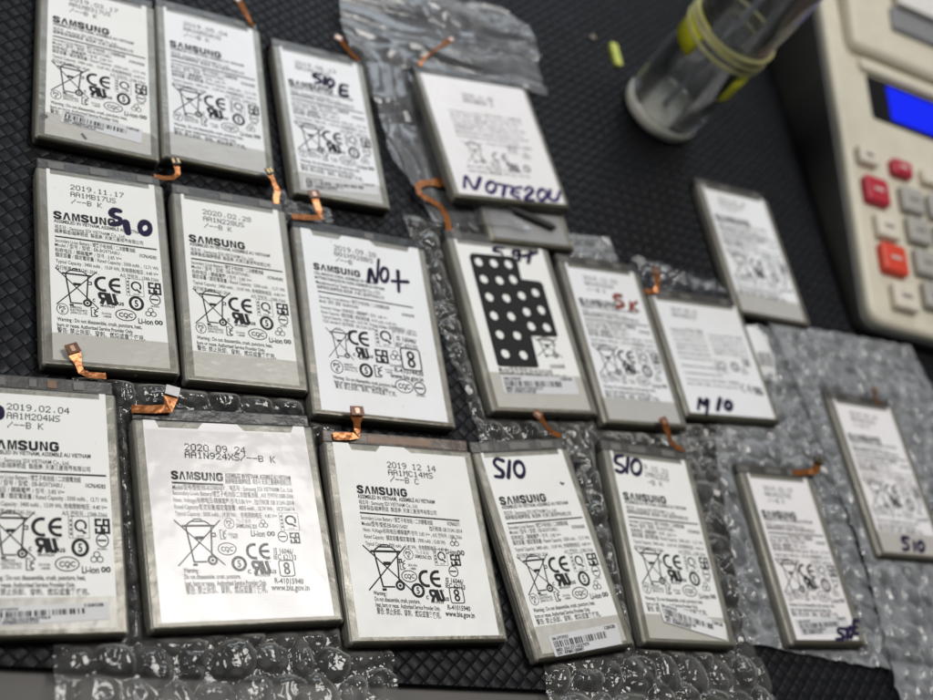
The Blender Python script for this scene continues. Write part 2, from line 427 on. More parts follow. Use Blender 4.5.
class Print:
    """flat ink on a label; label millimetres, origin at the top left corner, y downwards"""
    def __init__(self, w, h, z):
        self.w, self.h, self.z = w, h, z; self.v = []; self.f = []; self.k = 0
    def add(self, pts, faces):
        n = len(self.v); z = self.z + (self.k % 6) * 0.004; self.k += 1
        self.v += [(x - self.w / 2, self.h / 2 - y, z) for x, y in pts]
        self.f += [tuple(i + n for i in f) for f in faces]
    def poly(self, pts): self.add(pts, [tuple(range(len(pts)))])
    def rib(self, pts, w, closed=False, cap=False):
        P = [np.array(p, float) for p in pts]; n = len(P); L = []; R = []
        if cap and not closed:
            d0 = P[0] - P[1]; d1 = P[-1] - P[-2]
            P[0] = P[0] + d0 / np.linalg.norm(d0) * w * 0.25; P[-1] = P[-1] + d1 / np.linalg.norm(d1) * w * 0.25
        for i in range(n):
            a = P[i] - P[i - 1] if (i or closed) else P[1] - P[0]
            b = P[(i + 1) % n] - P[i] if (i < n - 1 or closed) else P[i] - P[i - 1]
            a = a / (np.linalg.norm(a) + 1e-9); b = b / (np.linalg.norm(b) + 1e-9)
            m = np.array((-a[1] - b[1], a[0] + b[0])); l = np.linalg.norm(m)
            if l < 1e-6: m = np.array((-a[1], a[0])); l = 1.0
            m = m / l; k = max(0.5, m @ np.array((-a[1], a[0])))
            o = m * (w * 0.5 / k); L.append(P[i] + o); R.append(P[i] - o)
        vs = [tuple(p) for p in L] + [tuple(p) for p in R]
        fs = [(i, i + 1, n + i + 1, n + i) for i in range(n - 1)]
        if closed: fs.append((n - 1, 0, n, 2 * n - 1))
        self.add(vs, fs)
    def brush(self, pts, w):
        """a felt-pen stroke: smooth, round ended, slightly uneven width"""
        loop = len(pts) > 6 and math.hypot(pts[0][0] - pts[-1][0], pts[0][1] - pts[-1][1]) < .05
        if loop:
            Q = [np.array(q, float) for q in pts[:-1]]; m = len(Q); P = []
            for i in range(m):
                a, b2, c2, d2 = Q[i - 1], Q[i], Q[(i + 1) % m], Q[(i + 2) % m]
                for k in range(3):
                    t = k / 3
                    P.append(0.5 * (2 * b2 + (c2 - a) * t + (2 * a - 5 * b2 + 4 * c2 - d2) * t * t + (-a + 3 * b2 - 3 * c2 + d2) * t ** 3))
            n = len(P); L = []; R = []
            for i in range(n):
                d = P[(i + 1) % n] - P[i - 1]; d = d / np.linalg.norm(d); ww = w * 0.6 * (0.92 + 0.14 * math.sin(2 * math.pi * i / n * 2 + 1))
                L.append(P[i] + np.array((-d[1], d[0])) * ww); R.append(P[i] - np.array((-d[1], d[0])) * ww)
            self.add([tuple(q) for q in L + R], [(i, (i + 1) % n, n + (i + 1) % n, n + i) for i in range(n)])
            return
        P = catmull(pts, 6) if len(pts) > 2 else [tuple(np.array(pts[0]) + (np.array(pts[1]) - np.array(pts[0])) * t / 8) for t in range(9)]
        P = [np.array(p) for p in P]; n = len(P); L = []; R = []
        for i in range(n):
            d = P[min(i + 1, n - 1)] - P[max(i - 1, 0)]; d = d / (np.linalg.norm(d) + 1e-9)
            ww = w * 0.60 * (0.92 + 0.14 * math.sin(i * 0.22 + pts[0][0]))
            L.append(P[i] + np.array((-d[1], d[0])) * ww); R.append(P[i] - np.array((-d[1], d[0])) * ww)
        def capp(c, a):
            v = a - c; an = math.atan2(v[1], v[0]); r = np.linalg.norm(v)
            return [(c[0] + r * math.cos(an + math.pi * k / 6), c[1] + r * math.sin(an + math.pi * k / 6)) for k in range(1, 6)]
        vs = [tuple(p) for p in L] + [tuple(p) for p in R]
        fs = [(i, i + 1, n + i + 1, n + i) for i in range(n - 1)]
        c0 = capp(P[0], L[0]); c1 = capp(P[-1], R[-1])
        m = len(vs); vs += c0; fs.append((0,) + tuple(range(m, m + 5)) + (n,))
        m = len(vs); vs += c1; fs.append((2 * n - 1,) + tuple(range(m, m + 5)) + (n - 1,))
        self.add(vs, fs)
    def ring(self, c, rx, ry, w, a0=0, a1=360, n=20):
        full = abs(a1 - a0) >= 360
        pts = [(c[0] + rx * math.cos(math.radians(a0 + (a1 - a0) * k / n)), c[1] + ry * math.sin(math.radians(a0 + (a1 - a0) * k / n))) for k in range(n if full else n + 1)]
        self.rib(pts, w, full)
    def disc(self, c, r, n=10):
        self.poly([(c[0] + r * math.cos(2 * math.pi * k / n), c[1] + r * math.sin(2 * math.pi * k / n)) for k in range(n)])
    def text(self, s, p0, p1, h, bold=False):
        """s fitted between p0 and p1 (left and right ends of its middle line), capital height h"""
        co, fs = text_geo(s, bold, 2 if h < 1.9 else 3)
        if not len(co): return
        x0, x1 = co[:, 0].min(), co[:, 0].max()
        h = h * 1.08
        p0 = np.array(p0); p1 = np.array(p1); d = p1 - p0; ln = np.linalg.norm(d); d = d / ln; nrm = np.array((d[1], -d[0]))
        sx = ln / max(1e-6, x1 - x0); sy = h / CAP
        pts = p0 + np.outer((co[:, 0] - x0) * sx, d) + np.outer((co[:, 1] - CAP / 2) * sy, nrm)
        self.add([tuple(p) for p in pts], fs)
    def dots(self, s, p0, p1, h):
        p0 = np.array(p0); p1 = np.array(p1); d = p1 - p0; ln = np.linalg.norm(d); d = d / ln; nr = np.array((-d[1], d[0]))
        px = ln / (6 * len(s) - 1); py = h / 7; rx, ry = px * 0.70, py * 0.70
        vs = []; fs = []
        for i, ch in enumerate(s):
            for r, row in enumerate(DOTS.get(ch, DOTS[' '])):
                for b in range(5):
                    if row >> (4 - b) & 1:
                        c = p0 + d * px * (6 * i + b + 0.5) + nr * py * (r - 3)
                        n = len(vs)
                        vs += [tuple(c + d * rx * math.cos(k * math.pi / 3) + nr * ry * math.sin(k * math.pi / 3)) for k in range(6)]
                        fs.append(tuple(range(n, n + 6)))
        self.add(vs, fs)
    def wordmark(self, p0, p1, h):
        """the bold seven-letter maker's mark, its A without a crossbar"""
        L = {
         'S': [('r', [(.83, .66), (.80, .82), (.66, .90), (.32, .90), (.15, .80), (.15, .66), (.28, .56), (.66, .45), (.82, .34), (.82, .20), (.66, .10), (.32, .10), (.15, .18), (.12, .33)], .29)],
         'A': [('p', [(0, 0), (.33, 1), (.63, 1), (.96, 0), (.69, 0), (.48, .70), (.27, 0)])],
         'M': [('p', [(.01, 0), (.01, 1), (.35, 1), (.5, .36), (.65, 1), (.99, 1), (.99, 0), (.76, 0), (.77, .76), (.59, 0), (.41, 0), (.23, .76), (.24, 0)])],
         'U': [('r', [(.16, 1), (.16, .28), (.24, .15), (.42, .10), (.58, .10), (.76, .15), (.84, .28), (.84, 1)], .285)],
         'N': [('p', [(.06, 0), (.06, 1), (.36, 1), (.69, .30), (.68, 1), (.94, 1), (.94, 0), (.64, 0), (.31, .70), (.32, 0)])],
         'G': [('r', [(.85, .68), (.80, .83), (.64, .90), (.36, .90), (.20, .83), (.14, .66), (.14, .32), (.20, .17), (.36, .10), (.64, .10), (.80, .17), (.86, .30), (.86, .48), (.54, .48)], .285)]}
        p0 = np.array(p0); p1 = np.array(p1); d = p1 - p0; ln = np.linalg.norm(d); d /= ln; nr = np.array((d[1], -d[0]))
        adv = ln / 6.93
        for i, ch in enumerate('SAMSUNG'):
            for it in L[ch]:
                pts = [tuple(p0 + d * adv * (i + 0.90 * x + .015) + nr * (h * (y - .5))) for x, y in it[1]]
                if it[0] == 'p': self.poly(pts)
                else: self.rib(pts, it[2] * h * 0.98)
    def icon(self, k, c, w, h):
        rib0, ring0 = self.rib, self.ring; B = 1.28
        rib = lambda pts, wd, closed=False: rib0(pts, wd * B, closed)
        ring = lambda c_, rx, ry, wd, a0=0, a1=360, n=20: ring0(c_, rx, ry, wd * B, a0, a1, n)
        x, y = c; X = lambda u: x + (u - .5) * w; Y = lambda v: y + (v - .5) * h; q = w / 13.5
        if k == 'bin':
            rib([(X(0), Y(0)), (X(1), Y(1))], .32 * q); rib([(X(0), Y(1)), (X(1), Y(0))], .32 * q)
            rib([(X(.24), Y(.14)), (X(.34), Y(.93))], .4 * q); rib([(X(.79), Y(.14)), (X(.73), Y(.80))], .4 * q)
            rib([(X(.34), Y(.92)), (X(.62), Y(.92))], .4 * q); rib([(X(.16), Y(.13)), (X(.86), Y(.13))], .55 * q)
            rib([(X(.26), Y(.10)), (X(.36), Y(.03)), (X(.66), Y(.03)), (X(.76), Y(.10))], .35 * q)
            rib([(X(.40), Y(.02)), (X(.42), Y(-.02)), (X(.58), Y(-.02)), (X(.60), Y(.02))], .3 * q)
            rib([(X(.42), Y(.40)), (X(.60), Y(.40))], .85 * q)
            rib([(X(.79), Y(.30)), (X(.86), Y(.30)), (X(.86), Y(.37)), (X(.78), Y(.37))], .3 * q)
            ring((X(.74), Y(.89)), .085 * w, .085 * w, .55 * q); self.disc((X(.74), Y(.89)), .035 * w)
            rib([(X(.31), Y(.98)), (X(.41), Y(.98))], .6 * q)
        elif k == 'ce':
            r = h * .42
            ring((X(.24), y), r * .98, r, .14 * h, 70, 290, 16); ring((X(.80), y), r * .98, r, .14 * h, 70, 290, 16)
            rib([(X(.80) - r * .92, y), (X(.80) + r * .35, y)], .13 * h)
        elif k == 'qbox':
            rib([(X(0), Y(0)), (X(1), Y(0)), (X(1), Y(1)), (X(0), Y(1))], .12, True); rib([(X(.18), Y(0)), (X(.18), Y(1))], .12)
            ring((X(.58), Y(.42)), .26 * w, .24 * h, .085 * w, 75, 400, 18); self.poly([(X(.56), Y(.52)), (X(.90), Y(.78)), (X(.70), Y(.80))])
            self.text('KCF', (X(.40), Y(.90)), (X(.74), Y(.90)), .07 * h)
            for j in range(4): rib([(X(.10), Y(.14 + .2 * j)), (X(.10), Y(.26 + .2 * j))], .07 * w)
        elif k == 'bsmi':
            t = .13 * w
            rib([(X(.45), Y(.08)), (X(.08), Y(.08)), (X(.08), Y(.46)), (X(.45), Y(.46)), (X(.45), Y(.92)), (X(.08), Y(.92)), (X(.08), Y(.62))], t)
            rib([(X(.92), Y(.38)), (X(.92), Y(.08)), (X(.60), Y(.08)), (X(.60), Y(.46)), (X(.92), Y(.46)), (X(.92), Y(.92)), (X(.60), Y(.92)), (X(.60), Y(.62))], t)
        elif k == 'ru':
            S = lambda u, v: (X(u + .10 - .16 * (1 - v)), Y(v)); t = .17 * w
            rib([S(.50, 0), S(.50, 1)], t); rib([S(.5, .08), S(.20, .08), S(.13, .18), S(.13, .42), S(.20, .53), S(.5, .53)], t * .85)
            rib([S(.30, .55), S(.08, 1)], t)
            rib([S(.66, 0), S(.66, .78), S(.72, .9), S(.86, .9), S(.93, .78), S(.93, 0)], t * .92)
            ring((X(1.06), Y(.06)), .05 * w, .05 * w, .1, n=8)
        elif k == 'five':
            ring(c, .41 * w, .41 * h, .15 * w); self.text('5', (X(.38), y), (X(.62), y), .40 * h, True)
        elif k == 'cbar':
            ring(c, .45 * w, .45 * h, .075 * w); rib([(X(.14), y), (X(.80), y)], .10 * h)
        elif k == 'pse':
            ring(c, .46 * w, .46 * h, .05 * w); self.text('PS', (X(.24), Y(.38)), (X(.76), Y(.38)), .26 * h); self.text('E', (X(.40), Y(.70)), (X(.60), Y(.70)), .24 * h)
        elif k == 'kc':
            rib([(X(.45), Y(.04)), (X(.08), Y(.04)), (X(.08), Y(.96)), (X(.75), Y(.96))], .09 * w); rib([(X(.95), Y(.05)), (X(.50), Y(.32)), (X(.40), Y(.20))], .10 * w)
            ring((X(.70), Y(.62)), .26 * w, .22 * h, .12 * w, 60, 300, 12)
        elif k == 'cqc':
            ring(c, .48 * w, .47 * h, .16 + .018 * w, n=26); self.text('CQC', (X(.17), y), (X(.83), y), .33 * h, True)
            self.disc((x, Y(.80)), .03 * w, 6)
        elif k == 'cyc':
            for a in (-90, 30, 150):
                ring((x + .25 * w * math.cos(math.radians(a)), y + .22 * h * math.sin(math.radians(a))), .21 * w, .20 * h, .055 * w, n=9)
        elif k == 'B00':
            self.text('00', (X(0), y), (X(1), y), h * .85, True)
        elif k == 'eight':
            rib(round_poly([(X(0), Y(0)), (X(1), Y(0)), (X(1), Y(1)), (X(0), Y(1))], .16 * w, 3), .06 * w, True)
            ring((x, Y(.32)), .15 * w, .16 * h, .10 * w, n=14); ring((x, Y(.68)), .15 * w, .16 * h, .10 * w, n=14)
    def items(self, items):
        for it in items:
            k = it[0]
            if k == 'T': self.text(it[1], it[2], it[3], it[4])
            elif k == 'TB': self.text(it[1], it[2], it[3], it[4], True)
            elif k == 'D': self.dots(it[1], it[2], it[3], it[4])
            elif k == 'L': self.wordmark(it[2], it[3], it[4])
            elif k == 'R': self.rib([it[1], it[2]], it[3])
            else: self.icon(k, it[1], it[2], it[3])
    def barcode(self, x0, x1, y0, y1, seed, quad):
        """bars inside a quad sticker given by its own axes"""
        rnd = random.Random(seed); x = x0; vs = []; fs = []
        while x < x1:
            bw = rnd.choice((.006, .006, .012, .02)); 
            n = len(vs); vs += [quad(x, y0), quad(min(x1, x + bw), y0), quad(min(x1, x + bw), y1), quad(x, y1)]; fs.append((n, n + 1, n + 2, n + 3))
            x += bw + rnd.choice((.006, .006, .012, .022))
        self.add(vs, fs)
    def mesh(self, name, mat):
        me = bpy.data.meshes.new(name)
        me.from_pydata([(a * MM, b * MM, c * MM) for a, b, c in self.v], [], self.f)
        me.materials.append(mat); me.update()
        # every face looks up
        return me
PRINT_SLIM = [
    ('L', '', (1.82, 19.69), (23.03, 19.61), 3.2),
    ('T', 'ASSEMBLED IN VIETNAM, ASSEMBLÉ AU VIETNAM', (1.88, 22.17), (32.45, 22.35), 1.25),
    ('T', '제조자 : Samsung SDI VIETNAM Co., Ltd.', (2.05, 24.62), (26.02, 24.96), 1.25),
    ('T', '越南製造/越南制造  製造商: 天津三星視界有限公司', (2.01, 26.36), (32.19, 26.88), 1.25),
    ('R', (2.06, 28.66), (36.89, 28.82), 0.6),
    ('T', 'Secondary Li-ion Battery / 锂离子电池组 / 二次鋰電池組', (2.02, 30.24), (29.21, 30.53), 1.3),
    ('T', 'Model / 型号 / 型號 : EB-BG973ABU ,', (1.97, 32.11), (24.32, 32.5), 1.3),
    ('T', '1ICP6/45/83', (30.55, 32.24), (36.54, 32.45), 1.3),
    ('T', '标称电压 / 標稱電壓 / 정격 : 3.85 V⎓', (1.92, 34.25), (24.2, 34.79), 1.3),
    ('T', '額定容量 / 額定電容量 / Rated Capacity : 3300 mAh ,  12.71 Wh', (1.98, 36.23), (36.84, 36.97), 1.3),
    ('T', 'Typical Capacity : 3400 mAh ,  13.09 Wh, 充电限制电压 : 4.40 V⎓', (2.03, 38.76), (36.68, 39.53), 1.3),
    ('T', '执行标准 GB 31241-2014 ,', (1.97, 41.29), (16.17, 41.72), 1.3),
    ('T', 'A/S 연락처 : 1588-3366', (23.26, 41.52), (36.64, 41.92), 1.3),
    ('bin', (8.52, 48.78), 13.52, 14.51),
    ('ce', (19.63, 46.09), 8.55, 6.14),
    ('qbox', (28.1, 46.03), 5.96, 6.99),
    ('bsmi', (34.98, 45.58), 4.56, 5.04),
    ('T', 'c', (13.5, 52.64), (14.43, 52.68), 1.7),
    ('ru', (18.31, 51.87), 6.13, 4.67),
    ('T', 'us', (21.87, 53.01), (23.97, 53.06), 1.7),
    ('T', 'MH29634', (16.08, 54.83), (20.73, 54.89), 0.8),
    ('five', (28.21, 52.49), 5.21, 6.06),
    ('cbar', (34.81, 50.16), 3.93, 4.58),
    ('T', 'RD29872', (33.22, 52.93), (36.04, 52.91), 0.6),
    ('pse', (3.6, 57.73), 3.95, 4.6),
    ('T', 'SAMSUNG', (6.06, 56.53), (9.76, 56.56), 0.75),
    ('T', 'ELECTRONICS', (6.02, 57.62), (11.57, 57.59), 0.75),
    ('T', 'JAPAN CO., LTD.', (6.11, 58.69), (11.64, 58.66), 0.75),
    ('kc', (14.11, 57.74), 2.92, 3.79),
    ('T', 'ZU10106', (16.19, 57.79), (19.43, 57.87), 0.7),
    ('T', '-18008', (16.6, 58.97), (19.38, 58.95), 0.7),
    ('cqc', (24.31, 57.64), 7.05, 4.63),
    ('cyc', (32.94, 55.68), 4.25, 4.66),
    ('T', 'Li-ion', (28.4, 59.39), (33.4, 59.42), 2.0),
    ('B00', (35.39, 59.36), 2.83, 1.9),
    ('T', 'Warning : Do not disassemble, crush, puncture, heat,', (1.77, 61.67), (29.42, 61.84), 1.35),
    ('T', 'burn or reuse. Authorized Service Provider Only.', (1.71, 63.81), (26.41, 64.01), 1.35),
    ('T', '警告: 禁止拆卸、穿刺、燃烧或重复使用。', (1.65, 65.94), (30.32, 66.28), 1.5),
]
PRINT_ULTRA = [
    ('D', '2020 09 24', (12.82, 9.32), (33.61, 10.02), 2.6),
    ('D', 'AA1N924XS/--B K', (12.67, 12.05), (43.65, 13.01), 2.4),
    ('L', '', (7.52, 19.44), (24.62, 19.9), 2.9),
    ('T', 'ASSEMBLED IN VIETNAM, ASSEMBLÉ AU VIETNAM', (25.34, 19.21), (48.23, 19.68), 1.5),
    ('T', '越南製造/越南制造  제조사 天津三星視界有限公司', (25.22, 21.23), (48.19, 21.61), 1.4),
    ('R', (7.4, 22.08), (24.42, 22.58), 0.7),
    ('T', 'Model/型号/型號:EB-BG988ABY ,  제조자 : Samsung SDI VIETNAM Co., Ltd.', (7.49, 23.64), (48.46, 24.06), 1.45),
    ('T', 'Secondary Li-ion Battery/锂离子电池组/二次鋰電池組 , A/S 연락처:1588-3366', (7.43, 25.59), (48.22, 26.38), 1.4),
    ('T', 'Nom. Voltage/标称电压/標稱電壓/정격:3.86 V⎓ , 执行标准 GB 31241-2014', (7.44, 28.04), (48.09, 28.8), 1.4),
    ('T', 'Rated Capacity/额定容量/額定電容量 : 4855 mAh , 18.74 Wh ,  1ICP7/64/74', (7.46, 30.34), (47.99, 31.08), 1.4),
    ('T', 'Typical Capacity : 5000 mAh , 19.30 Wh ,  充电限制电压 : 4.40 V⎓', (7.49, 32.63), (41.33, 33.54), 1.4),
    ('bin', (14.38, 42.48), 14.98, 15.19),
    ('pse', (24.77, 36.02), 3.48, 3.87),
    ('T', 'ㄱㄴㄷㄹ/ㅁ', (27.23, 35.23), (32.12, 35.32), 1.4),
    ('T', 'SAMSUNG SDI', (27.03, 36.77), (34.0, 37.24), 1.3),
    ('cyc', (36.29, 36.32), 3.57, 3.67),
    ('T', 'Li-ion', (31.68, 39.43), (36.32, 39.68), 2.0),
    ('B00', (38.48, 39.67), 2.8, 1.82),
    ('qbox', (45.44, 35.47), 6.53, 6.12),
    ('cbar', (42.42, 40.69), 3.6, 3.91),
    ('bsmi', (46.6, 41.2), 3.51, 3.93),
    ('kc', (22.45, 39.84), 2.46, 3.3),
    ('T', 'SDI-VN', (24.18, 39.71), (27.12, 39.96), 0.8),
    ('T', '-1801', (24.43, 40.72), (27.13, 40.84), 0.8),
    ('cqc', (23.07, 44.72), 6.1, 4.26),
    ('five', (26.47, 49.69), 5.12, 5.19),
    ('ce', (33.95, 45.64), 7.75, 5.57),
    ('T', 'IS 16046/', (38.64, 45.4), (45.31, 45.94), 1.7),
    ('T', 'IEC 62133', (38.32, 47.54), (46.01, 47.97), 1.7),
    ('T', 'c', (28.85, 52.04), (30.07, 52.05), 1.8),
    ('ru', (33.29, 51.11), 5.94, 4.47),
    ('T', 'us', (36.62, 52.13), (38.6, 52.28), 1.8),
    ('T', 'MH29634', (31.1, 53.53), (36.24, 53.85), 0.8),
    ('eight', (42.24, 51.58), 5.06, 5.29),
    ('T', 'Warning :', (8.26, 51.44), (13.51, 51.62), 1.4),
    ('T', 'Do not disassemble, crush, puncture,', (8.39, 53.58), (26.41, 53.83), 1.4),
    ('T', 'heat, burn or reuse.  Authorized Service Provider Only.', (8.41, 55.71), (34.79, 56.15), 1.5),
    ('T', '警告: 禁止拆卸、穿刺、燃烧或重复使用。', (8.42, 57.94), (34.72, 58.33), 1.9),
    ('T', 'R-41015940', (37.48, 55.58), (47.34, 56.11), 1.7),
    ('T', 'www.bis.gov.in', (36.04, 57.75), (49.02, 58.24), 1.9),
]
PRINT_MID = [
    ('D', '2019 12 14', (20.04, 7.48), (39.57, 8.02), 2.4),
    ('D', 'AA1MC14MS', (19.99, 10.43), (37.83, 10.89), 2.3),
    ('D', '/--B C', (20.45, 12.99), (31.64, 13.53), 2.3),
    ('L', '', (6.8, 17.64), (26.14, 18.17), 3.0),
    ('T', 'ASSEMBLED IN VIETNAM,  ASSEMBLÉ AU VIETNAM', (6.71, 20.28), (36.7, 21.1), 1.35),
    ('T', '제조자 : Samsung SDI VIETNAM Co., Ltd.', (6.83, 22.43), (29.56, 23.06), 1.3),
    ('T', '越南製造/越南制造  製造商: 天津三星視界有限公司', (6.82, 24.43), (36.68, 25.41), 1.3),
    ('R', (6.68, 26.42), (45.54, 27.94), 0.6),
    ('T', 'Secondary Li-ion Battery / 锂离子电池组 / 二次鋰電池組', (6.71, 28.1), (34.48, 29.21), 1.3),
    ('T', '1ICP6/62/71', (40.27, 29.21), (45.18, 29.43), 1.3),
    ('T', 'Model/型号/型號:EB-BA515ABY', (6.81, 30.32), (24.41, 31.1), 1.3),
    ('T', '执行标准 GB 31241-2014', (32.66, 31.35), (45.79, 32.0), 1.3),
    ('T', 'Nom. Voltage/标称电压/標稱電壓/정격: 3.85 V⎓ , A/S 연락처: 1588-3366', (7.04, 32.51), (45.21, 34.33), 1.3),
    ('T', 'Rated Capacity : 額定容量/額定電容量 : 3900 mAh , 15.00 Wh', (7.09, 34.95), (38.13, 36.48), 1.3),
    ('T', 'Typical Capacity : 4000 mAh , 15.40 Wh , 充电限制电压 : 4.40 V⎓', (7.13, 37.51), (38.85, 39.22), 1.3),
    ('bin', (13.98, 46.19), 15.99, 15.9),
    ('pse', (22.77, 41.11), 3.91, 4.15),
    ('T', 'ㄱㄴㄷㄹ/ㅁ', (25.54, 40.14), (30.67, 40.66), 1.2),
    ('T', 'SAMSUNG SDI', (25.21, 41.77), (31.5, 42.23), 1.2),
    ('cyc', (41.79, 36.39), 4.03, 4.12),
    ('T', 'Li-ion', (37.72, 39.56), (41.83, 40.02), 1.8),
    ('B00', (43.6, 40.19), 3.1, 2.03),
    ('qbox', (35.22, 42.03), 5.1, 5.93),
    ('bsmi', (40.96, 42.95), 3.97, 4.27),
    ('cbar', (39.37, 47.07), 3.89, 4.16),
    ('kc', (20.04, 44.97), 2.55, 3.77),
    ('T', 'SDI-VN', (22.01, 45.0), (25.38, 45.23), 0.8),
    ('T', '-1800', (22.35, 46.17), (24.85, 46.44), 0.8),
    ('cqc', (21.79, 49.05), 5.94, 4.24),
    ('five', (24.29, 54.06), 5.07, 5.2),
    ('ce', (30.27, 49.85), 7.83, 6.18),
    ('T', 'IS 16046/', (35.7, 50.14), (42.57, 50.91), 1.6),
    ('T', 'IEC 62133', (35.24, 52.11), (42.82, 52.86), 1.6),
    ('T', 'c', (26.94, 56.11), (27.9, 56.2), 1.8),
    ('ru', (30.94, 55.85), 5.43, 4.18),
    ('T', 'us', (33.76, 56.64), (35.72, 56.84), 1.8),
    ('T', 'MH29634', (28.62, 58.06), (33.34, 58.42), 0.7),
    ('eight', (39.03, 55.71), 5.28, 5.58),
    ('T', 'Warning :', (7.41, 54.92), (12.42, 55.23), 1.3),
    ('T', 'Do not disassemble, crush, puncture,', (7.61, 56.99), (24.32, 57.94), 1.4),
    ('T', 'heat, burn or reuse.  Authorized Service Provider Only.', (7.69, 58.92), (31.6, 60.46), 1.4),
    ('T', '警告: 禁止拆卸、穿刺、燃烧或重复使用。', (7.74, 61.08), (31.46, 62.92), 1.6),
    ('T', 'R-41015940', (34.56, 59.88), (43.34, 60.53), 1.6),
    ('T', 'www.bis.gov.in', (33.21, 62.02), (44.61, 62.88), 1.8),
]
PRINT_PLUS = [
    ('D', '2019.09.28', (13.25, 6.65), (31.27, 7.18), 2.3),
    ('D', 'GG1H928BS', (13.06, 9.5), (29.5, 10.19), 2.2),
    ('D', '/--B', (13.43, 12.35), (20.28, 12.74), 2.2),
    ('L', '', (3.55, 17.27), (23.06, 17.65), 3.0),
    ('T', 'CELL MADE IN CHINA, ASSEMBLED IN VIETNAM', (3.51, 20.29), (29.5, 20.84), 1.2),
    ('T', 'BATTERIE FABRIQUÉE EN CHINE, ASSEMBLÉE AU VIETNAM', (3.58, 22.31), (32.64, 22.92), 1.2),
    ('T', 'Manufactured by Tianjin Samsung SDI Co., LTD.', (3.77, 24.46), (30.85, 25.14), 1.2),
    ('T', '越南製造/越南制造 製造商: 天津三星視界有限公司', (3.97, 26.58), (31.95, 27.27), 1.2),
    ('R', (4.15, 28.69), (44.2, 29.64), 0.6),
    ('T', 'Secondary Li-ion Battery / 锂离子电池组 / 二次鋰電池組', (4.33, 30.95), (33.54, 31.59), 1.2),
    ('T', 'Model : 型号 / 型號 : EB-BN975ABU', (4.39, 32.9), (20.32, 33.41), 1.2),
    ('T', '1ICP6/62/78', (38.63, 33.56), (44.05, 33.65), 1.2),
    ('T', 'Nominal Voltage / 标称电压 / 標稱電壓 / 정격 : 3.85 V⎓', (4.51, 35.57), (31.91, 36.43), 1.2),
    ('T', 'Rated Capacity / 額定容量 / 額定電容量 : 4170 mAh, 16.05 Wh', (4.56, 37.64), (35.47, 38.79), 1.2),
    ('T', 'Typical Capacity : 4300 mAh, 16.55 Wh, Charge Voltage / 充电限制电压 : 4.40 V⎓', (4.74, 39.68), (43.72, 40.92), 1.2),
    ('T', 'CQC standard / 执行标准 : GB 31241-2014', (4.8, 41.57), (25.42, 42.32), 1.2),
    ('T', 'A/S 연락처 : 1588-3366', (33.54, 41.94), (43.76, 42.24), 1.2),
    ('bin', (10.42, 50.79), 9.95, 12.8),
    ('ce', (19.36, 47.28), 7.62, 6.54),
    ('qbox', (29.51, 45.41), 7.78, 8.45),
    ('T', 'IS 16046/', (34.74, 44.81), (43.17, 45.43), 1.9),
    ('T', 'IEC 62133', (33.95, 47.84), (43.08, 48.2), 1.9),
    ('T', 'c', (15.29, 54.48), (16.34, 54.59), 1.7),
    ('ru', (19.02, 53.59), 5.02, 4.64),
    ('T', 'us', (21.59, 54.43), (23.6, 54.52), 1.7),
    ('T', 'MH29634', (17.72, 56.17), (21.18, 56.31), 0.7),
    ('bsmi', (27.18, 54.08), 5.37, 6.12),
    ('cyc', (33.06, 53.13), 5.14, 5.6),
    ('T', 'Li-ion00', (30.2, 57.23), (35.49, 57.37), 1.2),
    ('eight', (39.56, 53.78), 8.06, 9.47),
    ('pse', (8.12, 61.01), 5.12, 5.86),
    ('T', 'SAMSUNG', (11.06, 59.45), (14.62, 59.43), 0.7),
    ('T', 'ELECTRONICS', (11.06, 60.54), (16.31, 60.67), 0.7),
    ('T', 'JAPAN CO., LTD.', (11.05, 61.63), (16.4, 61.88), 0.7),
    ('five', (19.82, 61.07), 5.49, 6.21),
    ('kc', (25.06, 60.8), 3.88, 5.11),
    ('T', 'ZU10106', (27.67, 59.57), (30.9, 59.62), 0.7),
    ('T', '-18008', (27.76, 60.65), (30.71, 60.75), 0.7),
    ('T', 'R-41074438', (31.78, 59.2), (43.86, 59.54), 1.9),
    ('T', 'www.bis.gov.in', (29.6, 61.74), (43.51, 62.08), 2.0),
    ('T', 'Warning : Do not disassemble, crush, puncture, heat,', (6.04, 65.37), (31.63, 66.45), 1.3),
    ('T', 'burn or reuse. Authorized Service Provider Only.', (6.34, 67.19), (27.9, 68.07), 1.3),
    ('T', '警告: 禁止拆卸、穿刺、燃烧或重复使用。', (6.51, 69.02), (31.05, 69.87), 1.5),
    ('cqc', (34.8, 65.97), 7.53, 5.91),
    ('cbar', (41.39, 66.07), 5.08, 5.66),
    ('T', 'RD29872', (39.46, 69.18), (43.21, 69.3), 0.8),
]
PRINT_TAPED = [
    ('bin', (32.06, 50.24), 12.66, 9.28),
    ('T', '1ICP6/45/85', (30.62, 59.47), (38.19, 58.99), 1.6),
    ('T', 'Model/型号/型號:EB-BG965ABE', (4.87, 62.22), (30.97, 62.08), 1.9),
    ('T', 'Secondary Li-ion rechargeable cell, recycle only', (4.78, 63.63), (37.69, 63.64), 1.2),
]
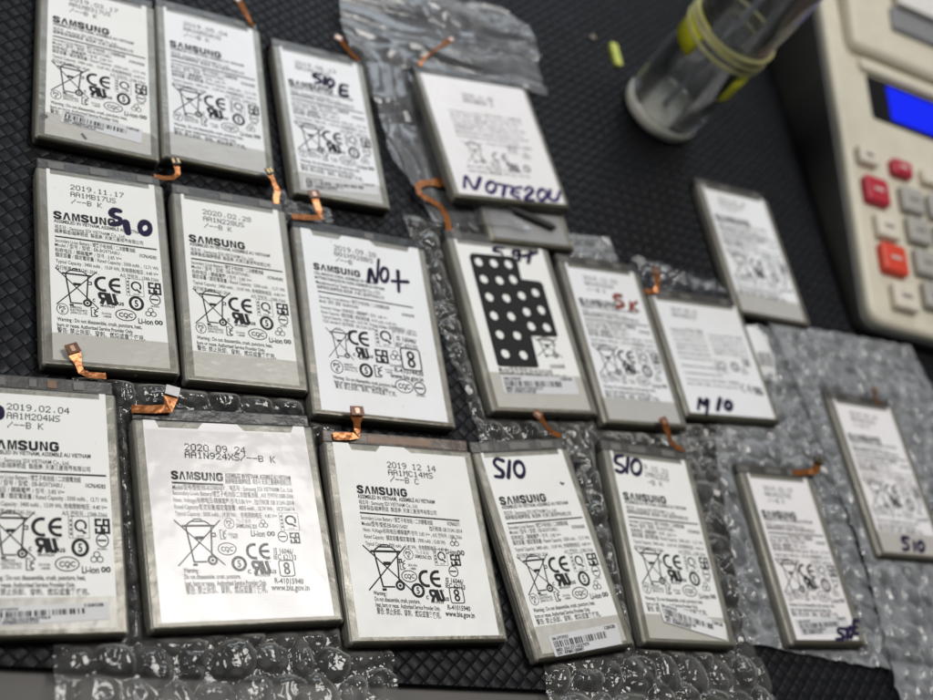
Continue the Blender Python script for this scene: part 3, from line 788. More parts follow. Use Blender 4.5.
HANDWRITING = {
    'B5': [([(24.76, 14.09), (22.7, 14.03), (21.64, 15.79), (22.8, 16.98), (24.59, 17.52), (24.37, 19.45), (22.15, 20.29)], 1.6), ([(26.59, 18.76), (27.09, 23.1)], 1.9), ([(33.84, 22.31), (33.03, 22.57), (32.27, 22.32), (31.72, 21.63), (31.48, 20.62), (31.61, 19.5), (32.08, 18.49), (32.79, 17.78), (33.61, 17.52), (34.37, 17.77), (34.93, 18.47), (35.16, 19.48), (35.03, 20.6), (34.56, 21.61), (33.84, 22.31)], 1.7)],
    'B15': [([(8.98, 3.66), (6.26, 2.73), (4.63, 4.46), (5.85, 6.61), (7.24, 8.09), (6.36, 10.1), (3.33, 9.81)], 1.15), ([(11.87, 3.93), (9.02, 10.49)], 1.15), ([(15.03, 10.51), (14.03, 10.51), (13.24, 9.92), (12.81, 8.86), (12.83, 7.52), (13.29, 6.18), (14.12, 5.1), (15.14, 4.5), (16.15, 4.51), (16.95, 5.11), (17.37, 6.19), (17.34, 7.53), (16.87, 8.86), (16.04, 9.93), (15.03, 10.51)], 1.15), ([(32.24, 13.99), (32.78, 14.77), (33.58, 14.27)], 0.5)],
    'B16': [([(5.84, 1.67), (2.57, 2.61), (1.57, 5.03), (4.1, 6.19), (5.4, 7.7), (3.28, 9.38), (1.16, 8.85)], 1.2), ([(8.44, 2.51), (6.13, 9.24)], 1.2), ([(11.68, 9.22), (10.54, 9.49), (9.62, 9.1), (9.08, 8.13), (9.05, 6.76), (9.52, 5.27), (10.41, 3.96), (11.54, 3.08), (12.67, 2.82), (13.6, 3.21), (14.13, 4.2), (14.16, 5.56), (13.68, 7.04), (12.8, 8.35), (11.68, 9.22)], 1.2)],
    'B7': [([(26.22, 20.69), (27.88, 14.28), (29.55, 20.51), (32.18, 8.98)], 1.2), ([(33.84, 18.98), (33.08, 19.34), (32.45, 19.04), (32.07, 18.14), (32.01, 16.82), (32.3, 15.34), (32.87, 13.98), (33.61, 13.02), (34.38, 12.65), (35.02, 12.95), (35.4, 13.86), (35.44, 15.2), (35.15, 16.69), (34.58, 18.04), (33.84, 18.98)], 1.2), ([(40.07, 13.13), (38.99, 22.96)], 1.3), ([(36.68, 18.48), (43.73, 17.59)], 1.3)],
    'B8': [([(24.26, 1.85), (20.41, 2.0), (18.77, 3.79), (21.9, 4.1), (22.75, 5.36)], 1.1), ([(32.2, 2.11), (29.33, 2.8), (28.27, 4.58), (30.59, 4.78), (32.35, 2.69), (30.49, 7.4)], 1.2), ([(38.31, 1.72), (35.09, 8.11)], 1.2), ([(33.23, 4.98), (41.56, 2.03)], 1.2)],
    'B9': [([(26.38, 14.07), (22.96, 14.48), (22.45, 16.5), (25.51, 17.13), (26.09, 19.12), (22.19, 20.55)], 1.5), ([(30.91, 16.88), (29.67, 21.41)], 1.3), ([(34.52, 16.45), (31.03, 19.27), (33.73, 21.39)], 1.3)],
    'B10': [([(4.95, 57.73), (8.18, 52.28), (8.88, 55.36), (12.67, 52.37), (8.83, 60.18)], 1.2), ([(20.09, 51.64), (16.19, 57.44)], 1.3), ([(23.63, 56.37), (22.65, 56.6), (21.87, 56.44), (21.44, 55.94), (21.45, 55.18), (21.89, 54.32), (22.68, 53.52), (23.67, 52.95), (24.65, 52.72), (25.44, 52.88), (25.87, 53.39), (25.86, 54.15), (25.41, 55.01), (24.62, 55.81), (23.63, 56.37)], 1.4)],
    'B3': [([(17.39, 11.5), (14.96, 11.66), (13.99, 13.48), (16.44, 14.03), (16.53, 16.03), (14.25, 16.87)], 1.3), ([(19.32, 12.47), (18.37, 16.75)], 1.3), ([(21.84, 16.66), (21.15, 16.96), (20.55, 16.83), (20.14, 16.31), (20.02, 15.5), (20.2, 14.55), (20.65, 13.66), (21.27, 13.01), (21.96, 12.71), (22.57, 12.83), (22.98, 13.35), (23.1, 14.17), (22.92, 15.11), (22.47, 16.0), (21.84, 16.66)], 1.3), ([(29.5, 14.55), (26.46, 14.98), (25.32, 20.66), (28.72, 20.32)], 1.3), ([(25.94, 17.88), (28.6, 17.55)], 1.3)],
    'B4': [([(3.72, 63.07), (6.54, 56.69), (8.84, 63.44), (13.74, 56.88)], 1.5), ([(17.91, 64.03), (16.7, 64.39), (15.75, 64.16), (15.24, 63.39), (15.27, 62.22), (15.83, 60.88), (16.83, 59.64), (18.06, 58.74), (19.28, 58.36), (20.25, 58.59), (20.76, 59.38), (20.72, 60.56), (20.14, 61.91), (19.13, 63.14), (17.91, 64.03)], 1.5), ([(22.4, 59.21), (29.5, 59.81)], 1.5), ([(25.87, 59.69), (22.87, 65.47)], 1.5), ([(34.6, 59.72), (30.09, 60.9), (27.86, 64.07), (31.29, 65.57)], 1.5), ([(28.94, 62.58), (32.22, 62.77)], 1.4), ([(36.05, 61.19), (38.94, 59.06), (40.44, 60.88), (34.43, 66.12), (39.17, 66.11)], 1.5), ([(44.65, 65.3), (43.44, 65.66), (42.52, 65.41), (42.07, 64.61), (42.18, 63.41), (42.82, 62.04), (43.88, 60.77), (45.14, 59.86), (46.37, 59.49), (47.3, 59.74), (47.75, 60.55), (47.63, 61.77), (46.97, 63.15), (45.91, 64.41), (44.65, 65.3)], 1.5), ([(50.59, 59.37), (48.23, 64.14), (52.14, 64.77), (55.94, 59.61)], 1.5)],
    'B17': [([(28.07, 68.43), (25.06, 68.42), (23.99, 70.02), (26.33, 70.71), (25.44, 72.67), (21.99, 72.92)], 1.2), ([(29.64, 68.11), (28.01, 72.45)], 1.3), ([(30.63, 71.82), (30.09, 71.98), (29.76, 71.72), (29.7, 71.09), (29.92, 70.22), (30.39, 69.28), (31.01, 68.46), (31.66, 67.91), (32.2, 67.75), (32.53, 68.02), (32.59, 68.65), (32.36, 69.52), (31.89, 70.46), (31.27, 71.28), (30.63, 71.82)], 1.2), ([(37.75, 64.89), (35.24, 65.26), (33.25, 70.31), (35.43, 70.23)], 1.2), ([(34.3, 67.66), (36.13, 67.59)], 1.1)],
    'B18': [([(18.97, 69.54), (15.62, 69.64), (14.52, 71.61), (17.17, 72.58), (16.47, 74.94), (13.13, 75.45)], 1.4), ([(21.84, 71.38), (20.27, 75.55)], 1.4), ([(25.26, 75.22), (24.29, 75.42), (23.57, 75.18), (23.23, 74.54), (23.35, 73.63), (23.89, 72.63), (24.76, 71.72), (25.78, 71.11), (26.75, 70.89), (27.48, 71.13), (27.82, 71.78), (27.7, 72.7), (27.15, 73.7), (26.28, 74.6), (25.26, 75.22)], 1.4)],
    'B12': [([(5.74, 10.14), (5.31, 10.26), (4.89, 10.11), (4.57, 9.74), (4.42, 9.2), (4.45, 8.61), (4.68, 8.08), (5.04, 7.73), (5.48, 7.61), (5.9, 7.75), (6.22, 8.13), (6.37, 8.67), (6.33, 9.26), (6.11, 9.79), (5.74, 10.14)], 2.0)],
}
PERF_OUTLINE = [(5.36, 8.27), (6.81, 6.52), (27.92, 5.9), (29.52, 7.14), (28.75, 17.29), (38.16, 17.49), (39.33, 18.78), (39.12, 44.88), (25.29, 45.31), (24.68, 60.4), (4.81, 60.81)]
PERF_HOLES = [(9.3, 10.69), (16.88, 10.44), (24.26, 10.21), (9.52, 19.2), (17.39, 19.01), (24.46, 17.84), (34.16, 23.4), (26.51, 25.72), (9.82, 28.0), (18.31, 27.72), (34.53, 32.11), (26.63, 33.64), (9.63, 36.94), (18.16, 36.59), (26.97, 40.7), (34.79, 40.67), (9.89, 45.87), (18.38, 45.74), (10.0, 54.8), (18.74, 54.88)]

# ------------------------------------------------------------------ the setting
b = MB(); b.box(-420, 760, -420, 640, -24, -3.2)
tag(b.build('desk', M['desk']), kind='structure')
b = MB()
b.prism(round_poly([(-330, -122.6), (560, -122.6), (560, 560), (-330, 560)], 4), -3.0, 0.0)
mat_o = tag(b.build('woven_mat', M['weave']), kind='structure')
mat_o.rotation_euler.z = math.radians(-4.0)
mat_o.location = Vector((0, -9.2, 0)) * MM

# ------------------------------------------------------------------ batteries
T = 4.7           # cell thickness
ZB = 0.5          # the cells lie on film or mat
FOOT = []         # footprints that press the films flat

def W2L(x, y, rz, p):
    dx, dy = p[0] - x, p[1] - y
    c, s = math.cos(rz), math.sin(rz)
    return (c * dx + s * dy, -s * dx + c * dy) + tuple(p[2:])

def label_outline(w, h, style):
    hw, hh = w / 2, h / 2
    if style == 'ears':
        return [(-hw, -hh), (hw, -hh), (hw, hh), (hw - 2.0, hh), (hw - 2.0, hh - 2.1), (-hw + 1.2, hh - 2.1), (-hw + 1.2, hh), (-hw, hh)]
    if style == 'tab':
        return [(-hw, -hh), (hw, -hh), (hw, hh), (hw - 4, hh), (hw - 5.2, hh - 2.6), (6, hh - 2.6), (3.8, hh - 0.3), (-8.2, hh - 0.3), (-10, hh - 2.6), (-hw + 5, hh - 2.6), (-hw + 4, hh), (-hw, hh)]
    if style == 'bump':
        return [(-hw, -hh), (hw, -hh), (hw, hh - 2.2), (4, hh - 2.2), (1.5, hh - 0.2), (-8, hh - 0.2), (-10, hh - 2.6), (-hw + 7, hh - 2.6), (-hw + 6, hh), (-hw, hh)]
    return [(-hw, -hh), (hw, -hh), (hw, hh), (-hw, hh)]

_cache = {}
def cached(key, fn):
    if key not in _cache: _cache[key] = fn()
    return _cache[key]

def tape_mesh(w, h, up, mat, mat2):
    """film over the lower end of the label, folded down over the end of the cell"""
    yb = -h / 2 - 2.3; r = 1.15; x = w / 2 + 2.2; zt = T + 0.13
    y0 = yb + r
    top = round_poly([(x, y0), (x, -h / 2 + up), (-x, -h / 2 + up), (-x, y0)], [0, 3.2, 3.2, 0] if up > 4 else 0)
    vs = [(a, c, zt) for a, c in top]; fs = [tuple(range(len(vs)))]
    rows = [(y0, zt)]
    for k in range(1, 6):
        a = math.pi / 2 * k / 5
        rows.append((y0 - (r + .13) * math.sin(a), T - r + (r + .13) * math.cos(a)))
    rows.append((y0 - r - .13, 0.9))
    n = len(vs)
    for (yy, zz) in rows: vs += [(-x, yy, zz), (x, yy, zz)]
    for k in range(len(rows) - 1): fs.append((n + 2 * k, n + 2 * k + 2, n + 2 * k + 3, n + 2 * k + 1))
    me = bpy.data.meshes.new('end_tape')
    me.from_pydata([(a * MM, c * MM, d * MM) for a, c, d in vs], [], fs); me.materials.append(mat); me.materials.append(mat2)
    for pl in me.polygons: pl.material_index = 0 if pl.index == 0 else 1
    return me

def add_flex(root, x, y, rz, zb, pts, conn=None, th=0.16):
    b = MB(); L = [W2L(x, y, rz, p) for p in pts]
    L = [(p[0], p[1], p[2] - zb, p[3] * .86) for p in L]
    b.sweep(L, 3, th)
    f = b.build('flex_cable', M['copper'], root)
    p, q = Vector(L[-1][:3]), Vector(L[-2][:3])
    if conn:
        d = (p - q); d.z = 0; d.normalize(); s = Vector((-d.y, d.x, 0)); w = L[-1][3]
        def quadbox(name, a0, a1, hw, z0, z1, mat):
            vs = []
            for zz in (z0, z1):
                for a, e in ((a0, -1), (a1, -1), (a1, 1), (a0, 1)):
                    v = p + d * a + s * e * hw; vs.append((v.x, v.y, p.z + zz))
            return link(name, vs, [(0, 1, 2, 3), (7, 6, 5, 4), (0, 4, 5, 1), (1, 5, 6, 2), (2, 6, 7, 3), (3, 7, 4, 0)], mat, f)
        if conn == 'dark':
            quadbox('connector', -1.6, 1.4, w * .62, .16, 1.05, M['conn'])
            for e in (-1, 1):
                vs = []
                for zz in (1.06, 1.14):
                    for a, g in ((-1.1, -.36), (.9, -.36), (.9, .36), (-1.1, .36)):
                        v = p + d * a + s * (e * w * .36 + g); vs.append((v.x, v.y, p.z + zz))
                link('contact_row', vs, [(0, 1, 2, 3), (7, 6, 5, 4), (0, 4, 5, 1), (1, 5, 6, 2), (2, 6, 7, 3), (3, 7, 4, 0)], M['gold'], f)
        elif conn == 'tin':
            quadbox('stiffener', -3.2, .3, w * .5, .17, .42, M['tin'])
        elif conn == 'pad':
            quadbox('stiffener', -3.2, .35, w * .5, .17, .34, M['stiff'])
            quadbox('solder_pad', -2.5, -.4, w * .16, .345, .42, M['pink'])
    return f

SHARED = {}
def battery(label, x, y, rz, lw, lh, prints, style='ears', paper='label', strip='strip', tape=None, date=None,
            hand=None, hand_mat='marker', hand_z=None, lift=0.0, sticker=None, sticker_mat='sticker', flex=None, conn='pad',
            comps=((-.36, .10), (-.05, .16), (.30, .12)), zb=ZB, tilt=(0, 0), margin=3.5, film=False, group='phone batteries laid out on the black mat'):
    rz = math.radians(rz)
    root = empty('phone_battery', (x, y, zb), (tilt[0], tilt[1], rz))
    tag(root, label, 'battery', group)
    W = lw + 2 * margin
    body = cached(('body', W, lh), lambda: rounded_box_mesh('cell_body', W, lh + 2.7, T, 1.15, M['pouch'], 5))
    o = link_mesh('cell_body', body, root); o.location.y = -0.95 * MM
    flap = cached(('flap', lh), lambda: rounded_box_mesh('seam_flap', 0.16, lh - 3, 2.9, 0.07, M['pouch'], 1))
    for s in (-1, 1):
        o = link_mesh('seam_flap', flap, root); o.location = Vector((s * (W / 2 + .05), -1, .4)) * MM
    def mk_label():
        b = MB(); b.prism(label_outline(lw, lh, style), T + .005, T + .05)
        return link('label', b.v, b.f, M[paper]).data
    key = ('label', lw, lh, style, paper)
    if key not in _cache:
        me = mk_label(); _cache[key] = me
        for ob in [ob for ob in COL.objects if ob.data == me]: bpy.data.objects.remove(ob)
    lab = link_mesh('label', _cache[key], root)
    pm = prints(lw, lh) if callable(prints) else prints
    if pm is not None: link_mesh('label_print', pm, lab)
    if date:
        p = Print(lw, lh, T + .062); p.items(date); link_mesh('date_print', p.mesh('date_print', M['ink_jet']), lab)
    if hand:
        p = Print(lw, lh, hand_z or T + .10)
        for pts, w in hand: p.brush(pts, w)
        link_mesh('handwriting', p.mesh('handwriting', M[hand_mat]), lab)
    sm = cached(('strip', W, strip), lambda: rounded_box_mesh('circuit_strip', W - 1.2, 4.9, 3.3, .5, M[strip], 2))
    st = link_mesh('circuit_strip', sm, root); st.location = Vector((0, lh / 2 + 2.9, .3)) * MM
    crnd = random.Random(int(abs(x * 7 + y * 3)))
    for i, (u, wd) in enumerate(comps):
        u += crnd.uniform(-.06, .06); wd *= crnd.uniform(.6, 1.3)
        cm = M['comp_brown'] if (strip == 'strip_brown' or i == 3) else M['comp']
        b = MB(); b.box((u - wd / 2) * W, (u + wd / 2) * W, -1.5, 1.3, 3.302, 3.42 + .05 * i); b.build('component', cm, st)
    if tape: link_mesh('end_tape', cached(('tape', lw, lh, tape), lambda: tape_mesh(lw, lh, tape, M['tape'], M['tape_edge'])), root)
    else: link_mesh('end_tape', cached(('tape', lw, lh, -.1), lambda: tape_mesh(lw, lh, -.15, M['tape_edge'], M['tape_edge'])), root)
    if sticker:
        quad, serial, lines = sticker
        q = [np.array(c, float) for c in quad]
        def Q(u, v): return tuple((1 - v) * ((1 - u) * q[0] + u * q[1]) + v * ((1 - u) * q[3] + u * q[2]))
        ol = [Q(u, v) for u, v in round_poly([(0, 0), (0, 1), (1, 1), (1, 0)], [.03, .03, .03, .03], 3)]
        b = MB(); b.prism([(a - lw / 2, lh / 2 - c) for a, c in ol], T + .15, T + .20 + lift)
        so = b.build('serial_sticker', M[sticker_mat], root)
        p = Print(lw, lh, T + .21 + lift); hh = np.linalg.norm(q[3] - q[0])
        p.text(lines[0], Q(.04, .17), Q(.27, .17), .13 * hh, True); p.text(lines[1], Q(.80, .14), Q(.96, .14), .15 * hh, True)
        p.barcode(.04, .80, .29, .60, serial, Q)
        p.text(lines[2], Q(.04, .71), Q(.52, .71), .14 * hh, True); p.text(lines[3], Q(.04, .88), Q(.43, .88), .14 * hh, True)
        link_mesh('barcode_print', p.mesh('barcode_print', M['ink']), so)
    if film:
        b = MB(); n = 40
        vs = []; fs = []
        for j in range(n + 1):
            for i in range(n + 1):
                u, v = i / n - .5, j / n - .5
                zz = T + .14 + .10 * float(vnoise(np.array([u * 9 + 3.0]), np.array([v * 9 + 5.0]), 5)[0])
                vs.append((u * (lw - .6), v * (lh - 3.4) - 1.4, zz))
        for j in range(n):
            for i in range(n): fs.append((j * (n + 1) + i, j * (n + 1) + i + 1, (j + 1) * (n + 1) + i + 1, (j + 1) * (n + 1) + i))
        link('cover_film', vs, fs, M['clear'], root, True)
    if flex: add_flex(root, x, y, rz, zb, flex, conn)
    if zb < 2: FOOT.append((x, y, rz, W / 2, -lh / 2 - 2.3, lh / 2 + 5.4))
    return root

def pm_slim(lw, lh):
    def f():
        p = Print(lw, lh, T + .062)
        sx, sy = lw / 38.0, lh / 77.2
        def sc(it):
            out = []
            for e in it:
                out.append((e[0] * sx, e[1] * sy) if isinstance(e, tuple) else e)
            return tuple(out)
        p.items([sc(i) for i in PRINT_SLIM]); return p.mesh('label_print', M['ink'])
    return cached(('slim', lw, lh), f)
def pm_of(items, ink='ink'):
    def g(lw, lh):
        p = Print(lw, lh, T + .062); p.items(items); return p.mesh('label_print', M[ink])
    return g
def pm_block(rows, icons, ink='ink_grey'):
    """dense rows of small type, for labels whose type is too soft to read"""
    src = ['Rechargeable Li-ion Battery / 锂离子电池组 / 二次鋰電池組', 'Model / 型号 / 型號   Nominal Voltage 3.86 V⎓', 'Rated Capacity / 額定容量 : 4370 mAh  16.91 Wh',
           'Typical Capacity : 4500 mAh, 17.42 Wh', '充电限制电压 : 4.45 V⎓  执行标准 GB 31241-2014', 'Manufactured in Vietnam, assemblé au Vietnam', 'Do not disassemble, crush, puncture, heat, burn or reuse.']
    def g(lw, lh):
        p = Print(lw, lh, T + .062)
        for i, (x0, x1, y, h) in enumerate(rows): p.text(src[i % len(src)], (x0 * lw, y * lh), (x1 * lw, y * lh), h)
        p.items([(k, (c[0] * lw, c[1] * lh), w, h) for k, c, w, h in icons])
        return p.mesh('label_print', M[ink])
    return g
def slim_date(a, b_, c='/--B K'):
    return [('D', a, (7.9, 6.6), (26.6, 6.9), 2.2), ('D', b_, (7.9, 9.7), (23.6, 9.9), 2.2), ('D', c, (8.1, 12.8), (18.5, 12.9), 2.2)]
ST = ['SM-G973F/DS', '128GB', 'IMEI: 357810104637969', 'S/N : RF8M229XZ2Z']
H = {k: [(pts, w * {'B10': 1.5, 'B3': 1.2, 'B17': 1.3, 'B18': 1.3, 'B9': 1.2, 'B5': 1.15, 'B8': 1.3, 'B7': 1.15, 'B4': 1.1, 'B15': 1.3, 'B16': 1.3}.get(k, 1.05)) for pts, w in v] for k, v in HANDWRITING.items()}

# back row
battery('battery in the back left corner, smudged grey end tape with a barcode sticker beneath it', -139.8, 107.7, -1.2, 38, 77.2, pm_slim, tape=10.4,
        date=slim_date('2019.03.17', 'AA1MB317US'), hand=[([(-1.6, 69.6), (-.4, 68.4), (.6, 69.2), (-.8, 70.4)], .7), ([(13.0, 74.0), (14.2, 75.6)], .9)], hand_z=T + .16, hand_mat='ink_grey', sticker=([(6, 64.2), (35, 65.7), (34.5, 72.6), (5.2, 70.2)], 11, ['SM-G970F/DS', '128GB', 'IMEI: 353826104182553', 'S/N : RF8M51NKZLA']),
        flex=[(-126, 152, 4, 2.6), (-124, 153.4, 4.4, 2.6), (-123, 157, 6, 3)])
battery('battery in the back row with a plain grey end tape, second from the left', -94.5, 109.5, -.75, 38, 77.2, pm_slim, paper='label_cool', tape=11.2,
        date=slim_date('2019.05.04', 'AA1N504US'),
        flex=[(-73.6, 151.2, 4.2, 2.4), (-75.4, 152.0, 4.8, 2.4), (-76.6, 154.4, 5.6, 2.4), (-79.6, 159.0, 7, 4.2), (-83.0, 161.5, 8, 4.2)])
battery('battery in the back row with purple writing and a small grey printed sticker below', -44.9, 104.2, .9, 36.1, 76.5, pm_slim, paper='label_cool', tape=9.2,
        date=[('D', '2019.06.13', (6, 7.5), (25, 7.7), 2.2), ('D', 'AA1M613US', (6, 10.3), (22, 10.5), 2.2)], hand=H['B3'],
        sticker=([(1.4, 69.6), (34.8, 66.9), (35, 72.4), (1.2, 75.4)], 12, ['SM-G970F', '128GB', 'IMEI: 352334104907713', 'S/N : RF8M31AKPTE']),
        flex=[(-25.2, 146.6, 4.2, 2.4), (-28.0, 147.6, 4.8, 2.6), (-30.6, 149.6, 5.8, 2.8), (-34.4, 152.4, 7.4, 4.4), (-37.4, 153.6, 8, 4.4)])
battery('wide battery lying on top of another one, marked along its lower end in violet pen', 32.6, 111.0, 6.1, 56.2, 66.5,
        pm_block([(.16, .86, .30, 1.1), (.16, .86, .335, 1.1), (.16, .80, .37, 1.1), (.16, .86, .405, 1.1), (.16, .82, .44, 1.1), (.16, .86, .475, 1.1), (.16, .75, .51, 1.1), (.42, .86, .55, 1.1), (.16, .70, .765, 1.1), (.16, .74, .80, 1.4)],
                 [('bin', (.28, .64), 11, 12), ('ce', (.52, .66), 9, 5), ('cbar', (.44, .73), 4.5, 4.5), ('ru', (.60, .735), 6, 4.4), ('five', (.74, .73), 4, 4), ('cyc', (.78, .62), 5, 5), ('qbox', (.66, .58), 5, 5)]),
        style='plain', paper='label_gloss', date=[('D', '2020.11.06', (19, 9.5), (36, 9.7), 2.4), ('D', 'AA1NB06ZS', (19, 12.6), (35, 12.8), 2.4)],
        hand=H['B4'], hand_mat='marker_violet', zb=6.1, comps=((-.3, .2), (.1, .2)), margin=2.6,
        flex=[(1.6, 146.0, 10.4, 2.2), (4.0, 149.6, 11.6, 1.6), (8.4, 153.6, 14.0, 1.6), (13.0, 157.2, 15.6, 1.6), (15.4, 159.0, 16.4, 3.4), (18.4, 161.6, 17, 3.4)],
        group='phone batteries laid out on the black mat')
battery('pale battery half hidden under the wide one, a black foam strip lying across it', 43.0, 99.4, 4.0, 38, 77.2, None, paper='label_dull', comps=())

# middle row
battery('battery dated 2019.11.17, thick purple pen marks beside the maker name', -139.2, 15.8, 1.4, 38, 77.2, pm_slim, tape=10.2,
        date=slim_date('2019.11.17', 'AA1MB17US'), hand=H['B5'],
        flex=[(-120.6, 60.2, 4.0, 2.2), (-117.0, 59.8, 4.2, 2.2), (-113.6, 60.6, 4.4, 2.2), (-111.8, 62.4, 4.8, 2.4), (-112.0, 64.6, 5.2, 2.6), (-112.8, 67.4, 5.6, 3.2)], conn='dark')
battery('battery dated 2020.02.28 with no handwriting and an upright dark connector', -92.2, 14.6, .3, 38, 77.2, pm_slim, tape=10.0,
        date=slim_date('2020.02.28', 'AA1N228US'),
        flex=[(-73.0, 57.4, 4.0, 2.4), (-73.1, 60.2, 4.6, 2.6), (-72.4, 62.4, 5.2, 2.9), (-74.4, 66.4, 6.6, 2.2), (-76.4, 69.6, 7.6, 2.4)], conn='dark')
battery('tall wide battery with pen marks and a plus sign beside the maker name', -39.7, 6.7, -.7, 51.1, 79.5, pm_of(PRINT_PLUS), style='tab', strip='strip_black',
        hand=H['B7'], comps=((.1, .10),), paper='label_cool',
        flex=[(-67.4, 51.9, 4.6, 3.0), (-60.0, 52.6, 5.0, 3.0), (-56.0, 53.2, 5.3, 3.2), (-56.2, 56.4, 5.8, 3.2), (-57.6, 60.4, 6.9, 3.6), (-58.6, 63.8, 7.8, 6.0)])
bt8 = battery('battery with a black perforated patch stuck over its label', 29.4, 16.4, 3.4, 44.7, 79.1, pm_of(PRINT_TAPED), tape=15.6, hand=H['B8'],
        sticker=([(4.4, 65.0), (41.2, 63.8), (41.1, 72.2), (4.3, 73.0)], 13, ['SM-G965F', '128GB', 'IMEI: 354267103395171', 'S/N : RF8K31HZCJK']),
        flex=[(4.6, 56.6, 2.6, 3.4), (4.9, 62.0, 3.0, 3.4), (4.6, 67.0, 3.4, 3.4), (2.6, 71.4, 3.8, 3.4), (-1.0, 73.8, 4.0, 3.4), (-4.6, 74.8, 4.1, 3.4), (-7.2, 76.6, 4.2, 3.4), (-7.4, 80.0, 4.2, 3.4), (-4.8, 82.4, 4.3, 3.4), (0.0, 83.6, 4.5, 3.4), (2.6, 84.2, 4.6, 5.4), (6.8, 84.8, 4.8, 5.6)])
battery('battery with red-brown pen marks by the maker name', 80.4, 14.2, 1.7, 38, 77.2, pm_slim, paper='label_cool', tape=10.2,
        date=slim_date('2019.12.03', 'AA1MC03US'), hand=H['B9'], hand_mat='marker_red',
        )
battery('short wide battery with bold black pen marks along the bottom of its white label', 132.1, 12.8, 1.6, 50, 59.6,
        pm_block([(.08, .46, .285, 1.9), (.08, .46, .33, 1.2), (.08, .46, .37, 1.1), (.08, .46, .41, 1.1), (.08, .46, .45, 1.1), (.08, .46, .49, 1.1), (.08, .46, .53, 1.1), (.52, .94, .30, 1.1), (.52, .94, .34, 1.1), (.52, .94, .38, 1.1), (.52, .94, .42, 1.1), (.52, .94, .46, 1.1), (.08, .60, .60, 1.1), (.08, .52, .66, 1.1), (.08, .70, .715, 1.1), (.08, .70, .755, 1.1)],
                 [('qbox', (.55, .58), 7, 7), ('five', (.72, .57), 5, 5), ('cyc', (.82, .60), 5, 5), ('ce', (.78, .755), 7, 4), ('ru', (.90, .77), 5.4, 4), ('bsmi', (.88, .52), 4, 4)]),
        style='ears', paper='label_cool', date=[('D', '2019.08.21', (8, 6), (24, 6.2), 2.2), ('D', 'AA1M821S', (8, 9), (22, 9.2), 2.2)], hand=H['B10'], margin=3.0,
        flex=[(102.6, 44.0, 4.6, 2.6), (108.6, 44.8, 5.0, 2.8), (110.2, 47.4, 5.6, 2.8), (110.0, 51.0, 7, 4.6), (109.6, 55.4, 8, 4.8)])
battery('battery lying apart on the bare mat, between the glass and the calculator', 181.4, 79.6, -1.1, 40.9, 75.5, pm_slim, paper='label_cool', tape=10.5,
        date=slim_date('2019.07.22', 'AA1M722US'))

# front row
battery('battery cut off by the left side of the photo, dated 2019.02.04', -159.3, -73.3, 1.2, 38, 77.2, pm_slim, tape=9.6,
        date=slim_date('2019.02.04', 'AA1M204WS'), hand=H['B12'], sticker=([(1.2, 70.4), (35.6, 69.4), (35.8, 74.6), (1.2, 76.0)], 14, ST),
        comps=((-.40, .06), (-.24, .07), (-.08, .06), (.08, .08), (.24, .06)),
        flex=[(-140.4, -27.0, 4.2, 2.6), (-146.0, -27.4, 4.6, 2.6), (-148.6, -26.6, 5.2, 2.7), (-149.6, -24.0, 5.8, 2.8), (-150.6, -21.8, 6.5, 4.8), (-152.2, -18.4, 7.2, 5.0)])
battery('widest battery, dated 2020 09 24, with glare on its shiny film', -100.0, -75.2, 2.3, 56.1, 67.9, pm_of(PRINT_ULTRA), style='tab', paper='label_gloss', strip='strip_black', film=True,
        comps=((.18, .10),), flex=[(-132.8, -38.6, 4.8, 3.4), (-126.0, -38.4, 5.2, 3.4), (-121.0, -37.8, 5.6, 4.2), (-120.2, -34.4, 6.4, 5.2), (-119.4, -30.6, 7.2, 5.4)], conn='tin')
battery('battery dated 2019 12 14 with a raised copper connector tab at its upper left', -36.6, -80.1, .2, 52.9, 69.9, pm_of(PRINT_MID), style='bump', strip='strip_brown', paper='label',
        comps=((-.12, .24), (.16, .20)), flex=[(-62.4, -42.9, 4.9, 3.4), (-56.6, -42.6, 5.3, 3.4), (-53.8, -42.2, 5.5, 3.4), (-53.4, -39.8, 6.2, 3.0), (-53.5, -37.8, 7.0, 3.2), (-53.6, -36.0, 7.7, 5.8), (-53.8, -32.6, 8.8, 6.0)])
battery('tilted battery with blue-black pen marks, its barcode sticker reaching over the front edge', 20.4, -81.3, 6.75, 38, 77.2, pm_slim, tape=9.8,
        hand=H['B15'], sticker=([(4.4, 71.4), (36.2, 70.3), (35.6, 78.2), (5, 78.9)], 15, ['SM-G973F/DS', '128GB', 'IMEI: 354137110037979', 'S/N : RF8M11JBBMY']),
        sticker_mat='sticker', flex=[(36.6, -34.6, 4.4, 2.6), (32.6, -33.6, 4.8, 2.6), (30.6, -32.4, 5.4, 2.4), (28.4, -30.4, 6.4, 2.4), (26.6, -28.8, 7.2, 4.2), (24.0, -26.8, 7.8, 4.4)])
battery('battery with a white barcode sticker stuck on at a slant', 75.7, -79.0, -2.8, 38, 77.2, pm_slim, tape=9.4,
        date=[('D', '9.10.22', (15.6, 5.4), (27.6, 6.9), 2.4), ('D', '1MA22US', (15.2, 8.6), (27.2, 9.8), 2.4), ('D', '-B K', (16.0, 12.2), (23.2, 12.6), 2.3)], hand=H['B16'],
        sticker=([(7.0, 62.6), (37.8, 70.4), (36.6, 77.0), (8.0, 70.8)], 16, ['SM-G973F/DS', '128GB', 'IMEI: 354137105624198', 'S/N : RF8M90X4PKE']), sticker_mat='sticker_white', lift=.3,
        flex=[(98.4, -36.0, 4.4, 2.6), (94.8, -35.2, 4.8, 2.6), (92.0, -33.6, 5.4, 2.8), (90.6, -30.0, 6.6, 3.0), (89.6, -27.4, 7.4, 4.8), (88.2, -23.8, 8, 4.8)])
